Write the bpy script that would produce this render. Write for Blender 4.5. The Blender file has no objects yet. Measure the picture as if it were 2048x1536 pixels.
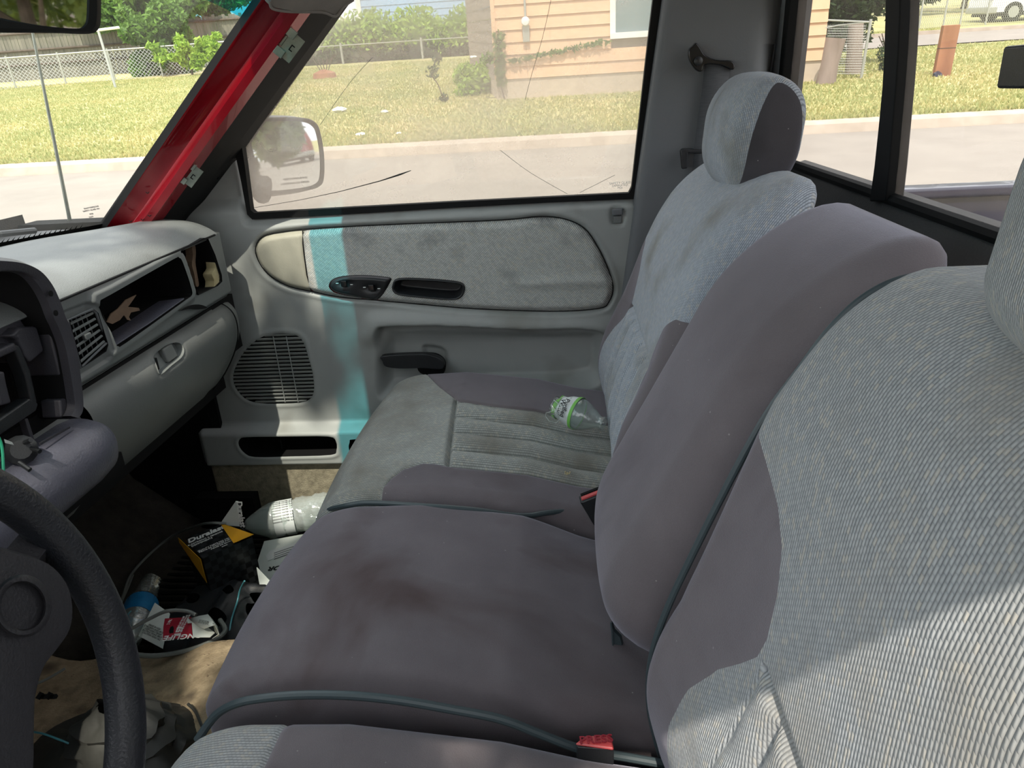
import bpy, math, random
import numpy as np
from mathutils import Matrix, Vector, Quaternion

random.seed(7)
rng = np.random.default_rng(7)
scene = bpy.context.scene
COL = scene.collection

# ------------------------------------------------------------------ camera
# cab frame: X towards the tailgate, Y towards the passenger door, Z up, metres; the eye is 1 m above the cab floor
FPX = 1450.0
AX = (np.array([0.99596159, -0.02453742, -0.08636215]),
      np.array([0.07059296, -0.38031164, 0.92216034]),
      np.array([-0.05547197, -0.92453284, -0.37704362]))
EYE = np.array([0.0, 0.0, 1.0])
cam_d = bpy.data.cameras.new('camera')
cam_d.sensor_fit = 'HORIZONTAL'
cam_d.sensor_width = 36.0
cam_d.lens = 36.0 * FPX / 2048.0
cam_d.clip_start = 0.01
cam_d.clip_end = 400
cam = bpy.data.objects.new('camera', cam_d)
COL.objects.link(cam)
cr = Vector([a[0] for a in AX]); cd = Vector([a[1] for a in AX]); cf = Vector([a[2] for a in AX])
cam.matrix_world = Matrix(((cr.x, -cd.x, -cf.x, EYE[0]), (cr.y, -cd.y, -cf.y, EYE[1]),
                           (cr.z, -cd.z, -cf.z, EYE[2]), (0, 0, 0, 1)))
scene.camera = cam

# ------------------------------------------------------------------ sky, sun, exposure
scene.view_settings.view_transform = 'Standard'
scene.view_settings.look = 'None'
scene.view_settings.gamma = 1.0
scene.view_settings.exposure = 0.56
scene.view_settings.use_curve_mapping = False
world = bpy.data.worlds.new('sky')
scene.world = world
world.use_nodes = True
bg = world.node_tree.nodes['Background']
bg.inputs['Color'].default_value = (0.95, 0.96, 1.0, 1)
bg.inputs['Strength'].default_value = 1.58
sun_d = bpy.data.lights.new('sun', 'SUN')
sun_d.energy = 4.0
sun_d.angle = math.radians(0.6)
sun_d.color = (1.0, 0.91, 0.79)
sun = bpy.data.objects.new('sun', sun_d)
COL.objects.link(sun)
SUN_L = Vector((0.0, 0.555, -0.832)).normalized()      # the way the light travels
sun.rotation_mode = 'QUATERNION'
sun.rotation_quaternion = SUN_L.to_track_quat('-Z', 'Y')
scene.cycles.transparent_max_bounces = 24
scene.cycles.max_bounces = 10
scene.cycles.diffuse_bounces = 5

# ------------------------------------------------------------------ frames
TILT = math.radians(4)                                  # the truck leans 4 degrees down to its passenger side
EXT = Matrix.Translation((0, 0, 1)) @ Matrix.Rotation(TILT, 4, 'X')   # level outdoor frame, origin at the eye


def ray(px, py):
    r = np.array([px - 1024.0, py - 768.0, FPX])
    return np.array([r @ AX[0], r @ AX[1], r @ AX[2]])


def at(px, py, **k):
    (a, v), = k.items()
    i = 'xyz'.index(a)
    d = ray(px, py)
    return EYE + d * ((v - EYE[i]) / d[i])


def rext(px, py):
    r = ray(px, py); c, s = math.cos(TILT), math.sin(TILT)
    return np.array([r[0], r[1] * c + r[2] * s, -r[1] * s + r[2] * c])


def eat(px, py, Y):
    r = rext(px, py)
    return r * (Y / r[1])


def lawn_z(Y):
    return -1.5 + 0.027 * (Y - 11.5)


def lawn_at(px, py):
    r = rext(px, py)
    return r * ((-1.5 - 0.027 * 11.5) / (r[2] - 0.027 * r[1]))


# ------------------------------------------------------------------ materials
def lin(c):
    return tuple(((v / 255) / 12.92 if v / 255 <= 0.04045 else ((v / 255 + 0.055) / 1.055) ** 2.4) for v in c) + (1.0,)


class NT:
    def __init__(s, name):
        s.m = bpy.data.materials.new(name); s.m.use_nodes = True
        s.t = s.m.node_tree; s.p = s.t.nodes['Principled BSDF']; s.o = s.t.nodes['Material Output']

    def n(s, typ, **kw):
        nd = s.t.nodes.new(typ)
        for k, v in kw.items():
            if k.startswith('i_'):
                key = k[2:]
                key = int(key) if key.isdigit() else key.replace('_', ' ')
                if isinstance(v, bpy.types.NodeSocket):
                    s.t.links.new(v, nd.inputs[key])
                else:
                    nd.inputs[key].default_value = v
            else:
                setattr(nd, k, v)
        return nd

    def l(s, a, b):
        s.t.links.new(a, b)

    def math(s, op, a, b=None, c=None):
        nd = s.t.nodes.new('ShaderNodeMath'); nd.operation = op
        for i, v in enumerate((a, b, c)):
            if v is None: continue
            if isinstance(v, bpy.types.NodeSocket): s.t.links.new(v, nd.inputs[i])
            else: nd.inputs[i].default_value = v
        return nd.outputs[0]

    def mix(s, fac, a, b):
        nd = s.t.nodes.new('ShaderNodeMix'); nd.data_type = 'RGBA'
        for i, v in ((0, fac), (6, a), (7, b)):
            if isinstance(v, bpy.types.NodeSocket): s.t.links.new(v, nd.inputs[i])
            else: nd.inputs[i].default_value = v
        return nd.outputs[2]


def mat(name, c, rough=0.6, c2=None, scale=8.0, amt=0.5, metallic=0.0, bump=0.0, bscale=400.0, sheen=0.0, spec=0.5, coat=0.0,
        coords='Object', c3=None, scale3=3.0, lo3=0.55, hi3=0.7, stretch=None, emit=None):
    q = NT(name)
    p = q.p
    p.inputs['Roughness'].default_value = rough
    p.inputs['Metallic'].default_value = metallic
    p.inputs['Specular IOR Level'].default_value = spec
    p.inputs['Sheen Weight'].default_value = sheen
    p.inputs['Coat Weight'].default_value = coat
    tc = q.n('ShaderNodeTexCoord')
    vec = tc.outputs[coords]
    if stretch:
        vec = q.n('ShaderNodeMapping', i_0=vec, i_Scale=stretch).outputs[0]
    col = lin(c)
    if c2 is not None:
        nz = q.n('ShaderNodeTexNoise', i_Vector=vec, i_Scale=scale, i_Detail=5.0, i_Roughness=0.6)
        f = q.n('ShaderNodeMapRange', i_Value=nz.outputs[0])
        f.inputs[1].default_value = 0.5 - 0.25 / max(amt, .01) * 0.6; f.inputs[2].default_value = 0.5 + 0.25 / max(amt, .01) * 0.6
        col = q.mix(f.outputs[0], lin(c), lin(c2))
    if c3 is not None:
        nz = q.n('ShaderNodeTexNoise', i_Vector=vec, i_Scale=scale3, i_Detail=3.0)
        f = q.n('ShaderNodeMapRange', i_Value=nz.outputs[0]); f.inputs[1].default_value = lo3; f.inputs[2].default_value = hi3
        col = q.mix(f.outputs[0], col, lin(c3))
    if isinstance(col, tuple): p.inputs['Base Color'].default_value = col
    else: q.l(col, p.inputs['Base Color'])
    if emit:
        p.inputs['Emission Color'].default_value = lin(c); p.inputs['Emission Strength'].default_value = emit
    if bump:
        nb = q.n('ShaderNodeTexNoise', i_Vector=vec, i_Scale=bscale, i_Detail=2.0)
        b = q.n('ShaderNodeBump', i_Strength=bump, i_Distance=0.002, i_Height=nb.outputs[0])
        q.l(b.outputs[0], p.inputs['Normal'])
    return q.m


def knit(name, c, dark, pitch=0.0032, row=0.004, stain=None, bump=0.6, lo=0.5, hi=0.75, diag=0.0):
    """woven upholstery: columns of short stitches; 'rest' holds the cloth's own coordinates"""
    q = NT(name); p = q.p
    p.inputs['Roughness'].default_value = 0.9; p.inputs['Sheen Weight'].default_value = 0.25
    p.inputs['Specular IOR Level'].default_value = 0.2
    at_ = q.n('ShaderNodeAttribute', attribute_name='rest')
    sep = q.n('ShaderNodeSeparateXYZ', i_0=at_.outputs['Vector'])
    a, b = sep.outputs[0], sep.outputs[1]
    if diag: a = q.math('MULTIPLY_ADD', b, diag, a)
    ca = q.math('MULTIPLY', a, 1 / pitch)
    fl = q.math('FLOOR', ca)
    sa = q.math('ABSOLUTE', q.math('SINE', q.math('MULTIPLY', ca, math.pi)))
    cb = q.math('MULTIPLY_ADD', fl, 0.5, q.math('MULTIPLY', b, 1 / row))
    fb = q.math('FLOOR', cb)
    sb = q.math('ABSOLUTE', q.math('SINE', q.math('MULTIPLY', cb, math.pi)))
    cell = q.n('ShaderNodeCombineXYZ', i_0=fl, i_1=fb)
    wn = q.n('ShaderNodeTexWhiteNoise', i_Vector=cell.outputs[0])
    h = q.math('MULTIPLY', q.math('POWER', sa, 0.8), q.math('MULTIPLY_ADD', q.math('POWER', sb, 0.6), 0.40, 0.60))
    br = q.math('MULTIPLY_ADD', wn.outputs[0], 0.22, q.math('MULTIPLY', h, 0.85))
    col = q.mix(br, lin(dark), lin(c))
    col = q.mix(q.math('MULTIPLY', q.math('GREATER_THAN', wn.outputs[0], 0.88), 0.28), col, lin((186, 174, 150)))
    if stain:
        nz = q.n('ShaderNodeTexNoise', i_Vector=at_.outputs['Vector'], i_Scale=9.0, i_Detail=4.0)
        f = q.n('ShaderNodeMapRange', i_Value=nz.outputs[0]); f.inputs[1].default_value = lo; f.inputs[2].default_value = hi
        col = q.mix(f.outputs[0], col, lin(stain))
    q.l(col, p.inputs['Base Color'])
    bp = q.n('ShaderNodeBump', i_Strength=bump, i_Distance=0.0012, i_Height=h)
    q.l(bp.outputs[0], p.inputs['Normal'])
    return q.m


def velour(name, c, c2, stain, lo=0.52, hi=0.72, ss=6.0):
    q = NT(name); p = q.p
    p.inputs['Roughness'].default_value = 0.95; p.inputs['Sheen Weight'].default_value = 0.38
    p.inputs['Sheen Roughness'].default_value = 0.4
    p.inputs['Sheen Tint'].default_value = (0.8, 0.82, 1, 1)
    p.inputs['Specular IOR Level'].default_value = 0.15
    tc = q.n('ShaderNodeTexCoord'); v = tc.outputs['Object']
    n1 = q.n('ShaderNodeTexNoise', i_Vector=v, i_Scale=14.0, i_Detail=6.0)
    f1 = q.n('ShaderNodeMapRange', i_Value=n1.outputs[0]); f1.inputs[1].default_value = 0.3; f1.inputs[2].default_value = 0.7
    col = q.mix(f1.outputs[0], lin(c), lin(c2))
    n2 = q.n('ShaderNodeTexNoise', i_Vector=v, i_Scale=ss, i_Detail=4.0, i_Distortion=0.6)
    f2 = q.n('ShaderNodeMapRange', i_Value=n2.outputs[0]); f2.inputs[1].default_value = lo; f2.inputs[2].default_value = hi
    col = q.mix(f2.outputs[0], col, lin(stain))
    n3 = q.n('ShaderNodeTexNoise', i_Vector=v, i_Scale=900.0, i_Detail=1.0)
    col = q.mix(q.math('MULTIPLY', n3.outputs[0], 0.35), col, lin(tuple(int(k * 0.75) for k in c)))
    # lint specks
    vo = q.n('ShaderNodeTexVoronoi', i_Vector=v, i_Scale=38.0)
    sp = q.math('LESS_THAN', vo.outputs['Distance'], 0.035)
    col = q.mix(q.math('MULTIPLY', sp, 0.5), col, lin((170, 168, 165)))
    q.l(col, p.inputs['Base Color'])
    b = q.n('ShaderNodeBump', i_Strength=0.35, i_Distance=0.001, i_Height=n3.outputs[0])
    q.l(b.outputs[0], p.inputs['Normal'])
    return q.m


def glass(name, tint, dust=0.08, dust_col=(235, 228, 220), dscale=6.0, gloss=0.05, streak=None):
    q = NT(name)
    q.t.nodes.remove(q.p)
    tr = q.n('ShaderNodeBsdfTransparent', i_Color=tint)
    gl = q.n('ShaderNodeBsdfGlossy', i_Roughness=0.02)
    geo = q.n('ShaderNodeNewGeometry')
    dt = q.n('ShaderNodeVectorMath', operation='DOT_PRODUCT', i_0=geo.outputs['Normal'], i_1=geo.outputs['Incoming'])
    fc = q.math('SUBTRACT', 1.0, q.math('ABSOLUTE', dt.outputs['Value']))
    m1 = q.n('ShaderNodeMixShader', i_0=q.math('MULTIPLY_ADD', q.math('POWER', fc, 5.0), 0.6, gloss))
    q.l(tr.outputs[0], m1.inputs[1]); q.l(gl.outputs[0], m1.inputs[2])
    df = q.n('ShaderNodeBsdfDiffuse', i_Color=lin(dust_col)); tl = q.n('ShaderNodeBsdfTranslucent', i_Color=lin(dust_col))
    ad = q.n('ShaderNodeMixShader', i_0=0.6)
    q.l(df.outputs[0], ad.inputs[1]); q.l(tl.outputs[0], ad.inputs[2])
    tc = q.n('ShaderNodeTexCoord')
    vec = tc.outputs['Object']
    if streak: vec = q.n('ShaderNodeMapping', i_0=vec, i_Scale=streak).outputs[0]
    nz = q.n('ShaderNodeTexNoise', i_Vector=vec, i_Scale=dscale, i_Detail=6.0, i_Roughness=0.65)
    f = q.n('ShaderNodeMapRange', i_Value=nz.outputs[0]); f.inputs[1].default_value = 0.3; f.inputs[2].default_value = 0.75
    f.inputs[3].default_value = dust * 0.45; f.inputs[4].default_value = dust * 1.5
    m2 = q.n('ShaderNodeMixShader', i_0=f.outputs[0])
    q.l(m1.outputs[0], m2.inputs[1]); q.l(ad.outputs[0], m2.inputs[2])
    q.l(m2.outputs[0], q.o.inputs['Surface'])
    return q.m


def leafmat(name, c, c2, scale=0.6, trans=0.35):
    q = NT(name); p = q.p
    tc = q.n('ShaderNodeTexCoord')
    gi = q.n('ShaderNodeNewGeometry')
    nz = q.n('ShaderNodeTexNoise', i_Vector=tc.outputs['Object'], i_Scale=scale, i_Detail=3.0)
    f = q.math('ADD', q.math('MULTIPLY', gi.outputs['Random Per Island'], 0.55), q.math('MULTIPLY', nz.outputs[0], 0.5))
    col = q.mix(f, lin(c), lin(c2))
    q.l(col, p.inputs['Base Color']); p.inputs['Roughness'].default_value = 0.6
    tl = q.n('ShaderNodeBsdfTranslucent'); q.l(col, tl.inputs[0])
    ms = q.n('ShaderNodeMixShader', i_0=trans)
    q.l(p.outputs[0], ms.inputs[1]); q.l(tl.outputs[0], ms.inputs[2]); q.l(ms.outputs[0], q.o.inputs['Surface'])
    return q.m


M = {}
M['door'] = mat('door plastic', (160, 164, 162), 0.5, (148, 152, 150), 3, 0.6, bump=0.12, bscale=700, c3=(136, 138, 133), scale3=7)
M['door_groove'] = mat('door seam', (52, 54, 54), 0.8)
M['cream'] = mat('cream door vinyl', (178, 176, 160), 0.55, (160, 158, 144), 14, 0.6, bump=0.15, bscale=500, c3=(120, 118, 108), scale3=9, lo3=0.6, hi3=0.8)
M['tweed'] = knit('door tweed', (214, 216, 212), (84, 90, 94), 0.0040, 0.0040, stain=(74, 76, 78), lo=0.56, hi=0.82, diag=0.7, bump=0.5)
M['carpet_strip'] = mat('carpet strip', (150, 143, 122), 0.95, (110, 104, 88), 60, 0.8, bump=0.7, bscale=350)
M['black'] = mat('black plastic', (30, 32, 34), 0.4, (38, 40, 43), 20, 0.5, bump=0.15, bscale=600)
M['blackgloss'] = mat('gloss black plastic', (17, 18, 20), 0.2)
M['rubber'] = mat('black rubber', (11, 12, 13), 0.7, (16, 17, 18), 30, 0.5, spec=0.25)
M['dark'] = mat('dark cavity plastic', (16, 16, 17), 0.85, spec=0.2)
M['pillar'] = mat('pillar trim', (106, 109, 112), 0.6, (97, 100, 103), 2, 0.6, bump=0.15, bscale=600)
M['rearwall'] = mat('rear wall vinyl', (66, 66, 66), 0.6, (58, 58, 58), 6, 0.6, bump=0.35, bscale=220)
M['dash'] = mat('dash vinyl', (124, 128, 127), 0.5, (106, 110, 109), 5, 0.6, bump=0.3, bscale=500, c3=(88, 88, 85), scale3=4, lo3=0.52, hi3=0.7)
M['bezel'] = mat('dash bezel plastic', (118, 122, 121), 0.45, (104, 108, 108), 6, 0.6, bump=0.08, bscale=700)
M['glove'] = mat('glove box plastic', (112, 115, 113), 0.5, (100, 102, 101), 4, 0.6, bump=0.15, bscale=600)
M['purple'] = mat('centre dash plastic', (96, 96, 108), 0.42, (84, 84, 96), 8, 0.6, bump=0.4, bscale=300)
M['stack'] = mat('stripped dash frame plastic', (66, 65, 71), 0.45, (54, 53, 59), 12, 0.6, bump=0.2, bscale=400)
M['foam'] = mat('yellowed foam', (200, 190, 150), 0.9, (160, 145, 105), 40, 0.6)
M['tan'] = mat('tan card', (130, 108, 88), 0.8, (105, 85, 68), 30, 0.6)
M['red'] = mat('red metallic paint', (140, 8, 26), 0.25, (124, 7, 23), 5, 0.5, metallic=0.35, coat=0.8, c3=(120, 8, 20), scale3=10, lo3=0.55, hi3=0.8)
M['zinc'] = mat('zinc clip', (150, 158, 150), 0.35, (120, 128, 120), 40, 0.6, metallic=0.8)
M['chrome'] = mat('bright metal', (190, 192, 195), 0.25, metallic=1.0)
M['visor'] = mat('visor cloth', (128, 124, 120), 0.9, (112, 108, 105), 20, 0.6, bump=0.2, bscale=500)
M['mirror'] = mat('mirror silver', (235, 238, 240), 0.02, metallic=1.0)
M['webbing'] = mat('belt webbing', (84, 86, 90), 0.7, (70, 72, 76), 60, 0.6, bump=0.4, bscale=500, stretch=(1, 1, 8))
M['piping'] = mat('seat piping', (60, 72, 76), 0.45)
M['knit_p'] = knit('passenger knit', (182, 190, 200), (88, 97, 106), 0.0034, 0.0042, stain=(122, 122, 114), lo=0.52, hi=0.8)
M['knit_pc'] = knit('soiled cushion knit', (168, 172, 168), (90, 95, 94), 0.0034, 0.0042, stain=(112, 110, 102), lo=0.42, hi=0.72)
M['knit_d'] = knit('driver knit', (172, 176, 178), (84, 91, 97), 0.0031, 0.0040, stain=(138, 136, 130), lo=0.5, hi=0.8, bump=0.8)
M['vel'] = velour('mauve grey velour', (116, 110, 113), (106, 100, 103), (84, 77, 79), 0.56, 0.8)
M['vel_soil'] = velour('soiled mauve velour', (112, 106, 110), (100, 94, 98), (72, 58, 56), 0.50, 0.72, 5.0)
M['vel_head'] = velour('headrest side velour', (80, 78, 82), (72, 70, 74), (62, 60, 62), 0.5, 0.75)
M['carpet'] = mat('dark floor carpet', (58, 54, 48), 0.98, (36, 33, 30), 30, 0.7, bump=0.8, bscale=260)
M['hump'] = mat('tan hump carpet', (160, 143, 116), 0.97, (110, 95, 74), 45, 0.6, bump=0.9, bscale=280, c3=(78, 68, 56), scale3=14, lo3=0.58, hi3=0.74)
M['boot'] = mat('grey leather boot', (58, 58, 54), 0.6, (40, 40, 38), 12, 0.7, bump=0.5, bscale=60)
M['wheel'] = mat('steering wheel vinyl', (32, 35, 41), 0.45, (27, 29, 34), 20, 0.6, bump=0.35, bscale=420)
M['hub'] = mat('steering hub vinyl', (42, 42, 46), 0.55, (36, 36, 40), 14, 0.6, bump=0.3, bscale=420)
M['ceil'] = mat('headliner', (120, 118, 115), 0.95)
M['side_glass'] = glass('hazy door glass', (0.88, 0.89, 0.87, 1), 0.28, (236, 226, 214), 4.0, streak=(1, 1, 1.4))
M['rear_glass'] = glass('dusty rear glass', (0.84, 0.85, 0.84, 1), 0.075, (236, 222, 208), 5.0)
M['wind_glass'] = glass('windshield glass', (0.91, 0.94, 0.92, 1), 0.03, (240, 240, 230), 4.0)
M['tint_glass'] = glass('windshield tint band', (0.10, 0.56, 0.66, 1), 0.03, (120, 200, 210), 4.0)
M['plasticclear'] = None


def clearfilm(name, white=0.16):
    q = NT(name); q.t.nodes.remove(q.p)
    tr = q.n('ShaderNodeBsdfTransparent', i_Color=(0.93, 0.96, 0.95, 1))
    gl = q.n('ShaderNodeBsdfGlossy', i_Roughness=0.08)
    df = q.n('ShaderNodeBsdfDiffuse', i_Color=(0.85, 0.9, 0.88, 1))
    geo = q.n('ShaderNodeNewGeometry')
    dt = q.n('ShaderNodeVectorMath', operation='DOT_PRODUCT', i_0=geo.outputs['Normal'], i_1=geo.outputs['Incoming'])
    fc = q.math('SUBTRACT', 1.0, q.math('ABSOLUTE', dt.outputs['Value']))
    m1 = q.n('ShaderNodeMixShader', i_0=q.math('MULTIPLY_ADD', q.math('POWER', fc, 2.5), 0.7, 0.07))
    q.l(tr.outputs[0], m1.inputs[1]); q.l(gl.outputs[0], m1.inputs[2])
    m2 = q.n('ShaderNodeMixShader', i_0=white); q.l(m1.outputs[0], m2.inputs[1]); q.l(df.outputs[0], m2.inputs[2])
    tc = q.n('ShaderNodeTexCoord'); nz = q.n('ShaderNodeTexNoise', i_Vector=tc.outputs['Object'], i_Scale=120.0, i_Detail=2.0)
    b = q.n('ShaderNodeBump', i_Strength=0.6, i_Distance=0.002, i_Height=nz.outputs[0]); q.l(b.outputs[0], gl.inputs['Normal'])
    q.l(m2.outputs[0], q.o.inputs['Surface']); return q.m


M['plasticclear'] = clearfilm('clear bottle plastic', 0.07)
M['plasticmilky'] = clearfilm('ridged bottle plastic', 0.22)
M['label_white'] = mat('white label', (215, 222, 222), 0.5)
M['label_green'] = mat('green label band', (118, 190, 84), 0.5)
M['label_blue'] = mat('blue label', (22, 92, 140), 0.45, (30, 120, 170), 40, 0.6)
M['box_yellow'] = mat('yellow card', (222, 160, 26), 0.55)
M['white_card'] = mat('white card', (216, 222, 216), 0.5, (206, 212, 206), 20, 0.5)
M['red_card'] = mat('crimson card', (152, 26, 46), 0.5)
M['print_white'] = mat('white print', (222, 224, 222), 0.6)
M['print_black'] = mat('black print', (24, 26, 28), 0.6)
M['press_red'] = mat('red buckle button', (190, 72, 74), 0.35)
M['wire_grey'] = mat('grey cable', (112, 116, 112), 0.4)
M['wire_teal'] = mat('teal wire', (70, 130, 140), 0.4)
M['wire_green'] = mat('green wire', (50, 170, 130), 0.4)


def checker(name, a, b, size):
    q = NT(name); q.p.inputs['Roughness'].default_value = 0.35
    at_ = q.n('ShaderNodeAttribute', attribute_name='rest')
    ck = q.n('ShaderNodeTexChecker', i_Vector=at_.outputs['Vector'], i_Color1=lin(a), i_Color2=lin(b), i_Scale=1 / size)
    q.l(ck.outputs[0], q.p.inputs['Base Color']); return q.m


M['checker'] = checker('black checker card', (18, 19, 20), (42, 44, 46), 0.0125)

# ------------------------------------------------------------------ object helpers
MW = {}


def link(o, parent=None):
    COL.objects.link(o)
    if parent is not None:
        o.parent = parent
        o.matrix_parent_inverse = MW[parent.name].inverted()
    return o


def tag(o, label=None, cat=None, group=None, kind=None):
    if label: o['label'] = label
    if cat: o['category'] = cat
    if group: o['group'] = group
    if kind: o['kind'] = kind
    return o


def thing(name, label, cat, loc=(0, 0, 0), group=None, kind=None, ext=False):
    o = bpy.data.objects.new(name, None); o.empty_display_size = 0.1
    COL.objects.link(o)
    m = (EXT if ext else Matrix.Identity(4)) @ Matrix.Translation(loc)
    o.matrix_world = m
    MW[o.name] = m
    return tag(o, label, cat, group, kind)


def raw(name, V, F, m, parent=None, smooth=True, rest=None, ext=False, flat_angle=None):
    me = bpy.data.meshes.new(name)
    me.from_pydata([tuple(map(float, v)) for v in V], [], [tuple(f) for f in F])
    if m is not None: me.materials.append(m)
    if smooth:
        me.polygons.foreach_set('use_smooth', [True] * len(me.polygons))
        if flat_angle is not None:
            try: me.set_sharp_from_angle(angle=math.radians(flat_angle))
            except Exception: pass
    if rest is not None:
        a = me.attributes.new('rest', 'FLOAT_VECTOR', 'POINT')
        a.data.foreach_set('vector', np.asarray(rest, dtype=np.float32).ravel())
    me.update()
    o = bpy.data.objects.new(name, me)
    link(o, parent)
    w = EXT.copy() if ext else Matrix.Identity(4)
    if parent is None:
        o.matrix_world = w
    else:
        # children share their thing's frame; vertices are in the cab (or outdoor) frame
        o.matrix_basis = w
    MW[o.name] = w
    return o


def fast(name, V, F4, m, parent=None, ext=False, smooth=False):
    """big meshes of equal polygons from numpy arrays"""
    me = bpy.data.meshes.new(name)
    V = np.asarray(V, np.float32); F4 = np.asarray(F4, np.int32); k = F4.shape[1]
    me.vertices.add(len(V)); me.vertices.foreach_set('co', V.ravel())
    me.loops.add(F4.size); me.loops.foreach_set('vertex_index', F4.ravel())
    me.polygons.add(len(F4)); me.polygons.foreach_set('loop_start', np.arange(0, F4.size, k, dtype=np.int32))
    me.polygons.foreach_set('loop_total', np.full(len(F4), k, np.int32))
    if smooth: me.polygons.foreach_set('use_smooth', np.ones(len(F4), bool))
    me.update(calc_edges=True); me.validate()
    me.materials.append(m)
    o = bpy.data.objects.new(name, me); link(o, parent)
    w = EXT.copy() if ext else Matrix.Identity(4)
    if parent is None: o.matrix_world = w
    else: o.matrix_basis = w
    MW[o.name] = w
    return o


class MB:
    """collects simple solids into one mesh"""
    def __init__(s): s.V = []; s.F = []

    def add(s, V, F):
        n = len(s.V); s.V += [tuple(map(float, v)) for v in V]; s.F += [tuple(i + n for i in f) for f in F]; return s

    def hexa(s, P):
        """8 points: bottom ring 0-3, top ring 4-7"""
        return s.add(P, [(3, 2, 1, 0), (4, 5, 6, 7), (0, 1, 5, 4), (1, 2, 6, 5), (2, 3, 7, 6), (3, 0, 4, 7)])

    def box(s, x0, x1, y0, y1, z0, z1):
        return s.hexa([(x0, y0, z0), (x1, y0, z0), (x1, y1, z0), (x0, y1, z0), (x0, y0, z1), (x1, y0, z1), (x1, y1, z1), (x0, y1, z1)])

    def obox(s, c, u, v, w):
        """oriented box: centre and three half-axis vectors"""
        c, u, v, w = map(np.array, (c, u, v, w))
        return s.hexa([c - u - v - w, c + u - v - w, c + u + v - w, c - u + v - w, c - u - v + w, c + u - v + w, c + u + v + w, c - u + v + w])

    def prism(s, pts, ext):
        """polygon of 3-D points extruded along a vector"""
        n = len(pts); e = np.array(ext); P = [np.array(p, float) for p in pts]
        return s.add(P + [p + e for p in P], [tuple(range(n - 1, -1, -1)), tuple(range(n, 2 * n))] +
                     [(i, (i + 1) % n, n + (i + 1) % n, n + i) for i in range(n)])

    def tube(s, path, r, seg=10, closed=False, cap=True):
        P = [np.array(p, float) for p in path]; n = len(P)
        R = r if hasattr(r, '__len__') else [r] * n
        up = None; rings = []
        for i in range(n):
            if closed: t = P[(i + 1) % n] - P[i - 1]
            else: t = P[min(i + 1, n - 1)] - P[max(i - 1, 0)]
            t = t / (np.linalg.norm(t) + 1e-12)
            if up is None:
                up = np.array([0, 0, 1.0]) if abs(t[2]) < 0.9 else np.array([1.0, 0, 0])
            up = up - t * (up @ t); up = up / (np.linalg.norm(up) + 1e-12)
            b = np.cross(t, up)
            rings.append([P[i] + R[i] * (math.cos(a) * up + math.sin(a) * b) for a in [2 * math.pi * k / seg for k in range(seg)]])
        V = [v for r_ in rings for v in r_]
        F = []
        for i in range(n if closed else n - 1):
            j = (i + 1) % n
            for k in range(seg):
                F.append((i * seg + k, i * seg + (k + 1) % seg, j * seg + (k + 1) % seg, j * seg + k))
        if cap and not closed:
            F += [tuple(range(seg - 1, -1, -1)), tuple((n - 1) * seg + k for k in range(seg))]
        return s.add(V, F)

    def lathe(s, o, axis, prof, seg=24, squash=None, cap=True):
        """profile of (distance along axis, radius)"""
        o = np.array(o, float); t = np.array(axis, float); t /= np.linalg.norm(t)
        up = np.array([0, 0, 1.0]) if abs(t[2]) < 0.9 else np.array([1.0, 0, 0])
        u = up - t * (up @ t); u /= np.linalg.norm(u); b = np.cross(t, u)
        V = []; F = []
        for d, r in prof:
            for k in range(seg):
                a = 2 * math.pi * k / seg
                V.append(o + t * d + r * (math.cos(a) * u * (squash or 1) + math.sin(a) * b))
        n = len(prof)
        for i in range(n - 1):
            for k in range(seg):
                F.append((i * seg + k, i * seg + (k + 1) % seg, (i + 1) * seg + (k + 1) % seg, (i + 1) * seg + k))
        if cap: F += [tuple(range(seg - 1, -1, -1)), tuple((n - 1) * seg + k for k in range(seg))]
        return s.add(V, F)

    def loft(s, rows, closed=False):
        n = len(rows[0]); base = len(s.V)
        V = [p for r in rows for p in r]; F = []
        for i in range(len(rows) - 1):
            for k in range(n if closed else n - 1):
                F.append((i * n + k, i * n + (k + 1) % n, (i + 1) * n + (k + 1) % n, (i + 1) * n + k))
        return s.add(V, F)

    def build(s, name, m, parent=None, smooth=False, ang=35, ext=False, bevel=0.0, rest=None, solid=0.0, seg=2):
        o = raw(name, s.V, s.F, m, parent, smooth, rest, ext, ang if smooth else None)
        if solid:
            md = o.modifiers.new('solid', 'SOLIDIFY'); md.thickness = solid; md.offset = 0
        if bevel:
            md = o.modifiers.new('bevel', 'BEVEL'); md.width = bevel; md.segments = seg; md.limit_method = 'ANGLE'
            md.angle_limit = math.radians(40)
            o.data.polygons.foreach_set('use_smooth', [True] * len(o.data.polygons))
            md2 = o.modifiers.new('wn', 'WEIGHTED_NORMAL')
        return o


def crom(pts, n=6, closed=False):
    """Catmull-Rom through points"""
    P = [np.array(p, float) for p in pts]; N = len(P); out = []
    for i in range(N if closed else N - 1):
        if closed: a, b, c, d = P[i - 1], P[i], P[(i + 1) % N], P[(i + 2) % N]
        else: a, b, c, d = P[max(i - 1, 0)], P[i], P[i + 1], P[min(i + 2, N - 1)]
        for k in range(n):
            t = k / n
            out.append(0.5 * ((2 * b) + (-a + c) * t + (2 * a - 5 * b + 4 * c - d) * t * t + (-a + 3 * b - 3 * c + d) * t ** 3))
    if not closed: out.append(P[-1])
    return out


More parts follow.
